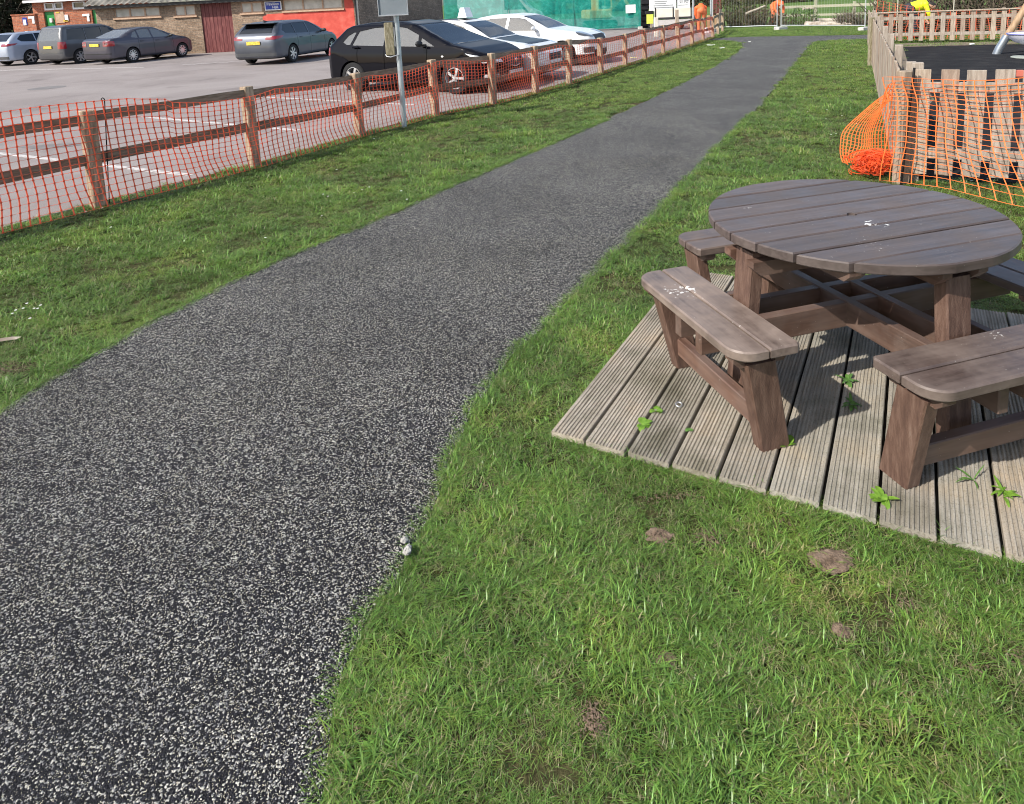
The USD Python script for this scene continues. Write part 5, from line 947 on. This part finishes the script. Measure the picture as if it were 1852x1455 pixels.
w_, h_ = s2[1] - s2[0], s2[3] - s2[2]; obj('board', box(0, w_, 0, .02, 0, h_, .004), M_white, bd2); letters('the', .24, w_ * .16, h_ * .44, -.001, M_text, bd2, False)
for x in (.3, .52): obj('emblem', move(turn(trimesh.creation.cylinder(.035, .004, sections=16), math.pi / 2, (1, 0, 0)), w_ * x, -.003, h_ * .12), M_text, bd2)
obj('print_line', box(w_ * .1, w_ * .8, -.004, -.001, h_ * .30, h_ * .30 + .02), M_text, bd2)
for x in (.06, w_ - .06): obj('board_post', box(x - .035, x + .035, .021, .08, -s2[2] - .02, h_), M_pale[1], bd2)
M_fluo = flat('yellow_notice', (.62, .68, .10), .6)
n_ = rect(1169.5, 1181.5, 26, 43.5, 35.6); yn = thing('yellow_notice_board', 'yellow notice with a black clip top beside the green netting', 'notice', (n_[0], 35.6, n_[2])); obj('face', box(0, n_[1] - n_[0], 0, .02, 0, n_[3] - n_[2], .003), M_fluo, yn); obj('clip_top', box(-.06, n_[1] - n_[0] + .02, -.01, .06, n_[3] - n_[2] + .003, n_[3] - n_[2] + .16, .01), M_blackp, yn)
obj('leg', box(.1, .16, .021, .06, -n_[2], n_[3] - n_[2]), M_blackp, yn)
n_ = rect(1159.5, 1173, -12, 50, 37.6); obj('stacked_pallets', [box(n_[0], n_[1] + .1, 37.6, 38.4, .08 + .29 * k, .08 + .29 * k + .2, .02) for k in range(8)] + [box(n_[0] + .03, n_[1], 37.7, 38.3, 0, 2.3)], M_blackp, label='dark stack of site materials between the green netting and the white board', cat='materials')
n_ = rect(1184.5, 1190.5, 33, 73, 31.5)
def stakepost(px, y0, y1, Y, wd, dp_, mtl, name, label, cat, cap=False):
    r_ = rect(px - wd, px + wd, y0, y1, Y); m = box(r_[0], r_[1], Y, Y + dp_, -.1, r_[3], .01); obj(name, m, mtl, label=label, cat=cat)
stakepost(1187.5, 32, 73, 29.5, 3.4, .16, M_board, 'gate_post', 'pale squared post behind the rail fence near the yellow notice', 'post')
stakepost(1225, 18, 78, 29.0, 2.8, .13, M_pale[1], 'gate_post', 'tall tan timber post behind the rail fence under the white boards', 'post')
stakepost(1303.5, 17, 56, 33.2, 2.0, .1, M_pale[1], 'gate_post', 'slim timber gate post in front of the scrub', 'post')
stakepost(1308, 26, 56, 33.8, 1.6, .1, M_mossy, 'gate_post', 'short green stained post beside the slim gate post', 'post')
for px, lab in ((1254, 'grey steel post beside the narrow white board'), (1286, 'grey steel post beside the maroon panel')):
    p = at(px, 50, 32.2); obj('steel_post', tube([(p[0], p[1], -.1), (p[0], p[1], 1.2), (p[0], p[1], 2.9)], .05, 12), M_galv, smooth=True, label=lab, cat='post')
n_ = rect(1289, 1306, -14, 24, 35.5); obj('maroon_panel', [box(n_[0] + .11 * k, n_[0] + .11 * k + .10, 35.5, 35.53, n_[2], n_[3]) for k in range(4)] + [box(n_[0], n_[1], 35.531, 35.6, 0, n_[3])], M_maroon, label='dark maroon boarded panel beside the grey steel post', cat='panel')
n_ = rect(1256, 1266.5, 20, 35, 33.0); obj('black_box', [box(n_[0], n_[1], 33.0, 33.2, n_[2], n_[3], .03), box((n_[0] + n_[1]) / 2 - .03, (n_[0] + n_[1]) / 2 + .03, 33.05, 33.1, -.05, n_[2] + .02)], M_blackp, label='small black box on a thin post beside the orange worker', cat='box')
for k, (a_, b_) in enumerate(((1279, 1284), (1285.5, 1290), (1291, 1296))):
    n_ = rect(a_, b_, 28, 62, 33.2 + .05 * k); obj('upright_board', box(n_[0], n_[1], 33.2 + .05 * k, 33.25 + .05 * k, -.05, n_[3], .006), plain(f'fresh_board_{k}', [(.3, (.36, .22, .11)), (.7, (.52, .35, .2))], .7, 5, stretch=(8, 8, 1)), label=['leftmost of three fresh tan boards standing behind the fence end', 'middle of three fresh tan boards standing behind the fence end', 'rightmost of three fresh tan boards standing behind the fence end'][k], cat='board', group='upright boards at the gate')
n_ = rect(1275, 1283.5, 51, 68, 30.5); obj('white_block', box(n_[0], n_[1], 30.5, 30.8, -.04, n_[3], .03), flat('block_white', (.66, .62, .64), .7), label='white block standing at the end of the rail fence', cat='block')
n_ = rect(1288, 1293, 50, 66, 31.0); obj('white_peg', box(n_[0], n_[1], 31.0, 31.1, -.04, n_[3], .01), M_board, label='short white peg just beyond the white block', cat='peg')
# the cream trailer under the boards
M_creamp = plain('cream_panel', [(.3, (.50, .46, .38)), (.7, (.64, .60, .52))], .6, 2)
t0, t1 = at(1184, 45, 34.6), at(1252, 45, 34.2); tr = thing('site_trailer', 'cream sided site trailer with a dark rail under the white boards', 'trailer', (t0[0], t0[1], 0), math.atan2(t1[1] - t0[1], t1[0] - t0[0])); L_ = np.linalg.norm((t1 - t0)[:2])
obj('side_board', box(0, L_, 0, .05, .60, 1.02, .01), M_creamp, tr); obj('side_board', box(0, L_, .001, .05, .22, .49, .01), flat('trailer_grey', (.40, .38, .37), .7), tr); obj('bed', box(0, L_, .06, 1.6, .50, .58, .01), M_blackp, tr); obj('dark_rail', box(-.05, L_ + .05, -.03, .055, .51, .57, .008), M_gutter, tr)
for x in (.05, L_ * .5, L_ - .05): obj('stanchion', box(x - .03, x + .03, -.012, .06, .58, 1.10, .005), M_gutter, tr)
for x in (L_ * .35, L_ * .65):
    ty = trimesh.creation.cylinder(.26, .16, sections=24); ty.apply_transform(trimesh.transformations.rotation_matrix(math.pi / 2, (1, 0, 0))); obj('wheel', move(ty, x, .3, .24), M_tyre, tr, smooth=40)
# two open panels of the site fence across the end of the path
site_panel(gnd(1287, 57), gnd(1407, 53.5), 'open wire site fence panel on the left, before the scrub', False)
site_panel(gnd(1411, 53.5), gnd(1566, 54.5), 'open wire site fence panel across the end of the path, before the logs', False)

# ================================================================ rails, logs and scrub beyond the path
M_bark = plain('log_bark', [(.3, (.18, .14, .11)), (.5, (.32, .27, .22)), (.7, (.50, .45, .38))], .9, 6, .5, 30)
M_greywood = plain('grey_rail', [(.3, (.24, .23, .16)), (.7, (.40, .39, .29))], .85, 5, stretch=(2, 8, 8))
ff = thing('field_fence', 'grey green low rail fence at the edge of the field', 'fence', (0, 0, 0)); fp = [at(u, 30, 35.5 - .02 * (u - 1400) * .6) for u in (1395, 1475, 1545, 1582)]
for p in fp: obj('post', box(p[0] - .06, p[0] + .06, p[1] - .05, p[1] + .05, -.1, .95 if p is not fp[1] else 1.28, .01), M_greywood, ff)
for a_, b_ in zip(fp[:-1], fp[1:]): obj('rail', beam((a_[0], a_[1] - .075, .78), (b_[0], b_[1] - .075, .78), .05, .13), M_greywood, ff); obj('rail', beam((a_[0], a_[1] - .075, .36), (b_[0], b_[1] - .075, .36), .05, .11), M_greywood, ff)
def log(name, p, q, r, label):
    rl = np.random.default_rng(int(abs(p[0]) * 100)); ts = np.linspace(0, 1, 9); pts = np.array([p + (q - p) * t + rl.normal(0, r * .07, 3) for t in ts]); obj(name, tube(pts, r * (1 - .25 * ts), 12), M_bark, smooth=45, label=label, cat='log')
log('log', at(1458, 46, 32.6), at(1546, 46, 31.2), .19, 'thick pale felled log lying beyond the site fence')
log('log', at(1470, 38, 33.4), at(1524, 37, 33.0), .13, 'thinner pale log lying behind the thick felled log')
log('branch', at(1349, 25, 33.4), at(1384, 11, 33.4), .055, 'pale bare branch leaning up out of the scrub')
log('branch', at(1452, 17, 34.6), at(1472, 15.5, 34.6), .06, 'short pale branch lying beside the field fence post')
def shrub(name, label, c, rx, ry, h, n_twig, n_leaf, tw, lf, seed, leaf_s=.05, cat='shrub', group=None, low=.1):
    r = np.random.default_rng(seed); q = thing(name, label, cat, (c[0], c[1], -.03), 0, group); ms = []
    for k in range(n_twig):
        a = r.uniform(0, 6.28); d = math.sqrt(r.uniform()) * .5; p = np.array([rx * d * math.cos(a), ry * d * math.sin(a), 0]); L = h * r.uniform(.5, 1.05); dirn = np.array([math.cos(a) * rx / h * .7 * r.uniform(.2, 1.3), math.sin(a) * ry / h * .7 * r.uniform(.2, 1.3), 1.0]); n = 6; pts = [p]
        for i in range(n): dirn = dirn + r.normal(0, .22, 3); pts.append(pts[-1] + dirn / np.linalg.norm(dirn) * L / n)
        pts = np.array(pts); ms.append(tube(pts, np.linspace(.020, .005, n + 1) * (1 + .3 * h), 4, False))
        for i in (2, 3, 4, 5):
            dd = r.normal(size=3) * [1, 1, .6] + [0, 0, .4]; dd /= np.linalg.norm(dd); b = np.array([pts[i], pts[i] + dd * L * .14, pts[i] + dd * L * .26 + r.normal(0, .04, 3)]); ms.append(tube(b, [.009, .006, .003], 3, False))
    obj('stems', ms, tw, q)
    if n_leaf:
        u = r.normal(size=(n_leaf, 3)); u /= np.linalg.norm(u, axis=1)[:, None]; rad = r.uniform(.35, 1.0, n_leaf) ** .5; P = u * rad[:, None] * [rx, ry, h * .52] + [0, 0, h * .52]
        cl = meshkit.noise(P * 2.2 / max(h, 1) * 1.6, seed); P = P[(cl > .40) & (P[:, 2] > low)]; n = len(P); s = leaf_s * r.uniform(.6, 1.5, n); a = r.normal(size=(n, 3)); a /= np.linalg.norm(a, axis=1)[:, None]; b = np.cross(a, r.normal(size=(n, 3))); b /= np.linalg.norm(b, axis=1)[:, None]
        V = np.stack([P - a * s[:, None], P + b * s[:, None] * .45, P + a * s[:, None], P - b * s[:, None] * .45], 1).reshape(-1, 3); f = np.arange(n * 4).reshape(n, 4); obj('foliage', (V, f), lf, q)
    return q
M_twig = plain('bare_twigs', [(.3, (.05, .04, .028)), (.7, (.14, .112, .08))], .9, 6); M_twigg = plain('mossy_twigs', [(.3, (.045, .048, .022)), (.7, (.11, .108, .055))], .9, 6)
def leafm(name, a, b): return mat(name, {'g': ('geometry', {}), 'n': ('noise_texture', {'scale': 2.5, 'detail': 4}), 'r': ('rgb_ramp', {'ramp': [(.3, a), (.7, b)]}), 'd': ('principled_bsdf', {'roughness': .6, 'specular_ior_level': .25}), 't': ('translucent_bsdf', {}), 'm': ('mix_closure', {'fac': .25})}, [('g.position', 'n.vector'), ('n.fac', 'r.fac'), ('r.color', 'd.base_color'), ('r.color', 't.color'), ('d.BSDF', 'm.closure1'), ('t.BSDF', 'm.closure2')], surface='m.closure')
M_lf_olive = leafm('leaf_olive', (.04, .055, .018), (.11, .13, .045)); M_lf_brown = leafm('leaf_brown', (.055, .042, .026), (.14, .108, .072)); M_lf_green = leafm('leaf_green', (.05, .09, .025), (.11, .18, .05)); M_lf_dark = leafm('leaf_dark', (.008, .014, .006), (.03, .035, .015))
for k, (px, Y, rx, h, nt, nl, tw, lf, lab) in enumerate([(1322, 34.5, .9, 1.5, 26, 700, M_twigg, M_lf_olive, 'olive green scrubby bush just right of the gate posts'), (1338, 36.2, .8, 2.6, 22, 420, M_twigg, M_lf_dark, 'dark tall thin bush behind the scrub at the field edge'), (1350, 34.2, 1.1, 1.0, 30, 600, M_twig, M_lf_brown, 'low brown tangle of scrub under the leaning branch'), (1372, 35.6, 1.0, 2.4, 24, 380, M_twigg, M_lf_olive, 'mossy thin bush standing behind the leaning branch'), (1385, 34.0, 1.0, .9, 28, 520, M_twig, M_lf_brown, 'low brown scrub left of the orange worker by the field'),
        (1452, 33.2, .75, .80, 22, 520, M_twigg, M_lf_green, 'small dark green bush left of the felled log'), (1420, 33.6, .8, .6, 20, 260, M_twig, M_lf_brown, 'low dead scrub between the fence joint and the green bush'), (1530, 31.6, .7, .75, 60, 0, M_twig, M_lf_brown, 'heap of bare pale brushwood at the right end of the logs'), (1556, 30.4, .7, .85, 50, 60, M_twig, M_lf_brown, 'pile of thin bare brushwood against the playground end')]):
    c = at(px, 45, Y); shrub('scrub_bush', lab, c, rx, rx * .8, h, nt, nl, tw, lf, 60 + k, .055)
for k, (px, Y, h, lab) in enumerate([(1622, 24.5, 1.7, 'bare brown hedge plant behind the left end of the far playground fence'), (1668, 24.2, 2.2, 'bare brown hedge plant just behind the yellow worker'), (1712, 24.0, 2.2, 'bare brown hedge plant behind the middle of the far playground fence'), (1752, 23.6, 2.3, 'darker leafy hedge plant right of the yellow worker'), (1794, 23.0, 2.2, 'bare hedge plant left of the slanting play frame'), (1838, 22.6, 2.2, 'bare hedge plant behind the slanting play frame'), (1890, 22.2, 2.3, 'bare hedge plant right of the slanting play frame')]):
    c = at(px, 30, Y); shrub('hedge_plant', lab, c, .75, .8, h, 42, 900 if k == 3 else 420, M_twig, M_lf_dark if k == 3 else M_lf_brown, 90 + k, .06, 'hedge', 'bare hedge behind the playground')
for k, (px, Y, h, rx) in enumerate([(-10, 47, 6, 2.2), (38, 48, 6.5, 2.2), (-75, 46, 6.5, 2.4)]):
    c = at(px, 50, Y); shrub('ivy_hedge', ['dark ivy covered hedge left of the screen wall', 'dark ivy covered hedge just behind the screen wall', 'dark ivy covered hedge at the far left edge'][k], c, rx, 1.6, h, 50, 9000, M_twig, M_lf_dark, 120 + k, .12, 'hedge')
hd = at(1400, 6, 80); V = []
r = np.random.default_rng(4); n = 26000; P = np.c_[r.uniform(4, 36, n), 82 + r.normal(0, .6, n), r.uniform(0, 1, n) ** .8 * 1.9]; P = P[meshkit.noise(P * [.8, .8, 1.2], 2) > .3]; n = len(P); s = r.uniform(.08, .2, n); a = r.normal(size=(n, 3)); a /= np.linalg.norm(a, axis=1)[:, None]; b = np.cross(a, r.normal(size=(n, 3))); b /= np.linalg.norm(b, axis=1)[:, None]
obj('field_hedge', (np.stack([P - a * s[:, None], P + b * s[:, None] * .5, P + a * s[:, None], P - b * s[:, None] * .5], 1).reshape(-1, 3) + [0, 0, .05], np.arange(n * 4).reshape(n, 4)), M_lf_brown, label='distant dark hedge across the far side of the field', cat='hedge', kind='stuff')
# ================================================================ people
M_hv_o = flat('hi_vis_orange', (.90, .13, .025), .6); M_hv_y = flat('hi_vis_yellow', (.72, .85, .02), .6); M_skin = flat('skin', (.45, .26, .18), .5); M_hair = flat('dark_hair', (.015, .012, .01), .7); M_trs_o = flat('orange_trousers', (.55, .14, .05), .7); M_trs_d = flat('dark_trousers', (.02, .022, .03), .8); M_boot = flat('boots', (.03, .022, .018), .7)
def chain(bones, fine=.02):
    m = m3.Manifold()
    for p, q, a, b in bones:
        sp = lambda c, r: (trimesh.creation.icosphere(2, r).vertices + np.asarray(c, float))
        m = m + m3.Manifold.hull_points(np.vstack([sp(p, a), sp(q, b)]))
    t = tm(m.refine_to_length(fine * 1.6)); t = trimesh.Trimesh(t.vertices, t.faces, process=True); trimesh.smoothing.filter_taubin(t, iterations=6); return t
def worker(label, loc, head, J, jacket, trousers, hat=None):
    q = thing('person', label, 'person', (loc[0], loc[1], 0), head)
    pel, ch, nk, hd_ = (np.array(J[k], float) for k in ('pelvis', 'chest', 'neck', 'head')); dirh = (hd_ - nk) / np.linalg.norm(hd_ - nk)
    face = np.array(J['face'], float); face /= np.linalg.norm(face); sidev = np.array([0, 1., 0])
    body = [(pel, ch, .125, .135), (ch, nk, .11, .06), (nk, hd_, .055, .085), (hd_ - dirh * .03, hd_ + dirh * .045, .082, .09), (hd_ + face * .03 - dirh * .05, hd_ + face * .045 - dirh * .07, .055, .04), (hd_ + face * .09, hd_ + face * .105 - dirh * .025, .012, .015)]
    body += [(hd_ + sidev * s * .085, hd_ + sidev * s * .09 - dirh * .03, .018, .014) for s in (-1, 1)]
    jk, tr_, bt = [(pel + (ch - pel) * .1, ch, .145, .16), (ch, nk - (nk - ch) * .3, .15, .09)], [(pel, pel + [0, 0, .02], .145, .14)], []
    for s in (-1, 1):
        m_ = lambda k: np.array(J[k + ('L' if s > 0 else 'R')], float) if k + ('L' if s > 0 else 'R') in J else np.array(J[k], float) * [1, s, 1]
        sh, el, ha, hi, kn, an = (m_(k) for k in ('sh', 'el', 'hand', 'hip', 'knee', 'ank'))
        body += [(ch, sh, .10, .065), (sh, el, .055, .042), (el, ha, .040, .028), (hi, kn, .085, .06), (kn, an, .058, .04), (an, an + [.14, 0, -.045], .042, .03), (pel, hi, .12, .09)]
        d = (ha - el) / np.linalg.norm(ha - el); w = np.cross(d, [0, 1., 0]); w /= np.linalg.norm(w) + 1e-9; body.append((ha, ha + d * .07, .026, .03))
        for f, L in enumerate((.055, .068, .072, .066, .05)):
            b0 = ha + d * (.08 if f else .03) + w * ((f - 2.5) * .017 if f else -.03); dr_ = d + w * (0 if f else -.8) + np.array([0, -s * .35, 0]); dr_ /= np.linalg.norm(dr_); body += [(b0, b0 + dr_ * L * .55, .009, .008), (b0 + dr_ * L * .55, b0 + dr_ * L + np.array([0, -s * .012, 0]), .008, .007)]
        jk += [(ch, sh, .13, .085), (sh, el, .075, .06), (el, ha - d * .03, .058, .045)]; tr_ += [(pel, hi, .14, .115), (hi, kn, .112, .082), (kn, an, .08, .065)]; bt.append(chain([(an - [0, 0, .02], an + [.15, 0, -.045], .055, .042), (an, an + [-.03, 0, -.04], .055, .045)]))
    obj('body', chain(body, .012), M_skin, q, smooth=True); obj('jacket', chain(jk), jacket, q, smooth=True); obj('trousers', chain(tr_), trousers, q, smooth=True)
    for b in bt: obj('boot', b, M_boot, q, smooth=True)
    obj('hair' if hat is None else 'hood', chain([(hd_ - face * .025 + dirh * .02, hd_ - face * .03 + dirh * .06, .093, .085), (hd_ - face * .05, hd_ - face * .05 - dirh * .03, .08, .07)] + ([(nk, hd_ - face * .03, .09, .10)] if hat else [])), hat or M_hair, q, smooth=True)
    for s in (-1, 1): obj('eye', trimesh.creation.icosphere(1, .011).apply_translation(hd_ + face * .078 + sidev * s * .032 + dirh * .005), M_hair, q)
    return q
bend = dict(pelvis=(-.12, 0, .93), chest=(.26, 0, 1.03), neck=(.40, 0, 1.02), head=(.52, 0, .97), face=(.35, 0, -.9), sh=(.27, .19, 1.04), el=(.36, .22, .76), hand=(.46, .15, .54), hip=(-.10, .10, .90), knee=(.05, .12, .50), ank=(-.03, .12, .09))
p = at(1268.5, 40, 31.6); worker('worker in orange hi-vis with hood up, bending away beside the black box', p, D(80), dict(bend, chest=(.20, 0, 1.08), neck=(.30, 0, 1.12), head=(.38, 0, 1.12)), M_hv_o, M_trs_o, M_hv_o)
p = at(1402, 30, 34.2); worker('worker in orange hi-vis bending over the field rail by the fence joint', p, D(-80), bend, M_hv_o, M_trs_o, M_hv_o)
p = at(1651, 30, 21.9); worker('worker in yellow hi-vis bending over behind the far playground fence', p, D(-8), bend, M_hv_y, M_trs_d)

# ================================================================ small things on the ground
M_earth = plain('molehill_earth', [(.3, (.075, .05, .032)), (.5, (.145, .10, .068)), (.7, (.23, .165, .118))], .95, 40, .7, 120)
def mound(c, rx, ry, h, seed):
    s = trimesh.creation.icosphere(4, 1.0); v = s.vertices; r_ = .95 + 1.1 * (meshkit.fbm(v * 1.9 + seed * 7, 3, seed) - .5) + .3 * (meshkit.noise(v * 9 + seed, seed) - .5); v = v * r_[:, None]; v[:, 2] = np.maximum(v[:, 2], -.15)
    return trimesh.Trimesh(v * [rx, ry, h] + [c[0], c[1], -.026], s.faces, process=False)
labs = ['largest molehill of loose brown earth in the lawn near the deck', 'rounded brown molehill in the lawn below the grooved deck corner', None, 'small lone clod of brown earth in the open lawn near the path', 'small dark molehill in the middle of the lawn', 'small flattened clod of earth left of the middle molehill']
for k, (u, v, rx, ry) in enumerate(SOIL):
    c = soil_c[k]
    if k < len(labs) and labs[k] and k != 3: obj('molehill', mound(c, rx * .8, ry * .8, .007 if k else .010, k), M_earth, smooth=True, label=labs[k], cat='molehill')
rs = np.random.default_rng(62); Q = []
for k, (u, v, rx, ry) in enumerate(SOIL):
    n = int(5200 * math.pi * rx * ry * 8) if k in (0, 1, 2, 3, 4) else int(2600 * math.pi * rx * ry * 8)
    e_ = rs.normal(0, .50, (n, 2)) * [rx, ry]; d_ = np.sqrt(((e_ / [rx, ry]) ** 2).sum(1)); hh = np.clip(1 - d_ / 1.1, 0, 1) * (.018 if k in (0, 1, 3, 4) else .006)
    Q.append(np.c_[soil_c[k] + e_, -.031 + hh])
Q = np.vstack(Q); Q = Q[~shapely.contains_xy(keep_out, Q[:, 0], Q[:, 1])]; n = len(Q); s_ = rs.uniform(.0016, .0052, n) * rs.choice([1, 1, 1, 1.7], n)
instancer('bare_soil', [(crumb(70 + k, 1.0 + .1 * k), M_earth, None) for k in range(4)], Q, rs.uniform(0, 6.28, n), np.stack([s_, s_, s_], 1), rs.integers(0, 4, n), 'crumbs of bare brown soil showing through the lawn', tilt=rs.normal(0, .6, n))
M_stone = plain('pale_stone', [(.3, (.24, .23, .21)), (.7, (.42, .41, .38))], .85, 30)
c = gnd(737, 993); obj('stone', move(mound((0, 0), .014, .021, .013, 31), c[0], c[1], .02), M_stone, smooth=True, label='pale stone lying at the edge of the crumb path', cat='stone')
c = gnd(731, 975); obj('stone', move(mound((0, 0), .011, .012, .012, 33), c[0], c[1], .02), M_stone, smooth=True, label='smaller pale pebble above the stone at the path edge', cat='stone')
c = gnd(8, 612); obj('bark_piece', turn(tm(m3.Manifold.hull_points(.8 * np.array([(-.16, -.012, 0), (.08, -.014, 0), (.105, .0, .008), (-.15, .018, .0), (-.14, 0, .022), (.05, .0, .018)]))), .25).apply_translation((c[0], c[1], -.012)), M_bark, label='flat piece of pale bark lying in the grass', cat='bark')
for k, (u, v, sx, sy, lab) in enumerate([(1286, 83, .26, .12, 'larger white scrap of litter on the far lawn'), (1306, 88.5, .14, .08, 'smaller white scrap of litter on the far lawn'), (1146, 106, .18, .09, 'yellowish scrap of litter at the foot of the rail fence'), (1355, 77, .08, .05, 'white scrap of litter at the far path corner')]):
    c = gnd(u, v); nx = 6; V = np.array([((i / 5 - .5) * sx, (j / 5 - .5) * sy, .02 + .03 * meshkit.noise(np.array([[i * .8, j * .8, k * 3.0]]), 5)[0]) for i in range(6) for j in range(6)]); I = np.arange(36).reshape(6, 6)
    obj('litter', (V + [c[0], c[1], -.01], np.stack([I[:-1, :-1], I[1:, :-1], I[1:, 1:], I[:-1, 1:]], -1).reshape(-1, 4)), flat(f'litter_{k}', (.78, .78, .74) if k != 2 else (.75, .66, .28), .6), label=lab, cat='litter')
# daisies
rd = np.random.default_rng(9); V, Fq, n0 = [], [], 0
spots_d = [(55 + rd.normal(0, 16), 558 + rd.normal(0, 8)) for _ in range(8)] + [(155, 385), (185, 378), (640, 350), (655, 345), (480, 432), (668, 340), (1590, 220), (1503, 245), (1512, 243), (1494, 216), (1535, 120)] + [(1800 + rd.normal(0, 28), 319 + rd.normal(0, 4)) for _ in range(12)] + [(rd.uniform(1400, 1560), rd.uniform(110, 260)) for _ in range(9)] + [(rd.uniform(100, 900), rd.uniform(250, 430)) for _ in range(10)]
for u, v in spots_d:
    c = gnd(u, v); r_ = .006 * rd.uniform(.8, 1.3) * (1 + .06 * c[1])
    if shapely.contains_xy(keep_out, c[0], c[1]): continue
    for a in np.linspace(0, 6.283, 9)[:-1]:
        e_ = np.array([math.cos(a), math.sin(a), .25]); s_ = np.array([-math.sin(a), math.cos(a), 0]); b = np.array([c[0], c[1], .006])
        V += [b + e_ * r_ * .2 - s_ * r_ * .12, b + e_ * r_ * .2 + s_ * r_ * .12, b + e_ * r_ + s_ * r_ * .26, b + e_ * r_ - s_ * r_ * .26]; Fq.append((n0, n0 + 3, n0 + 2, n0 + 1)); n0 += 4
obj('daisies', (np.array(V), np.array(Fq)), flat('daisy_white', (.82, .82, .80), .7), kind='stuff', label='scattered white daisies in the short grass')
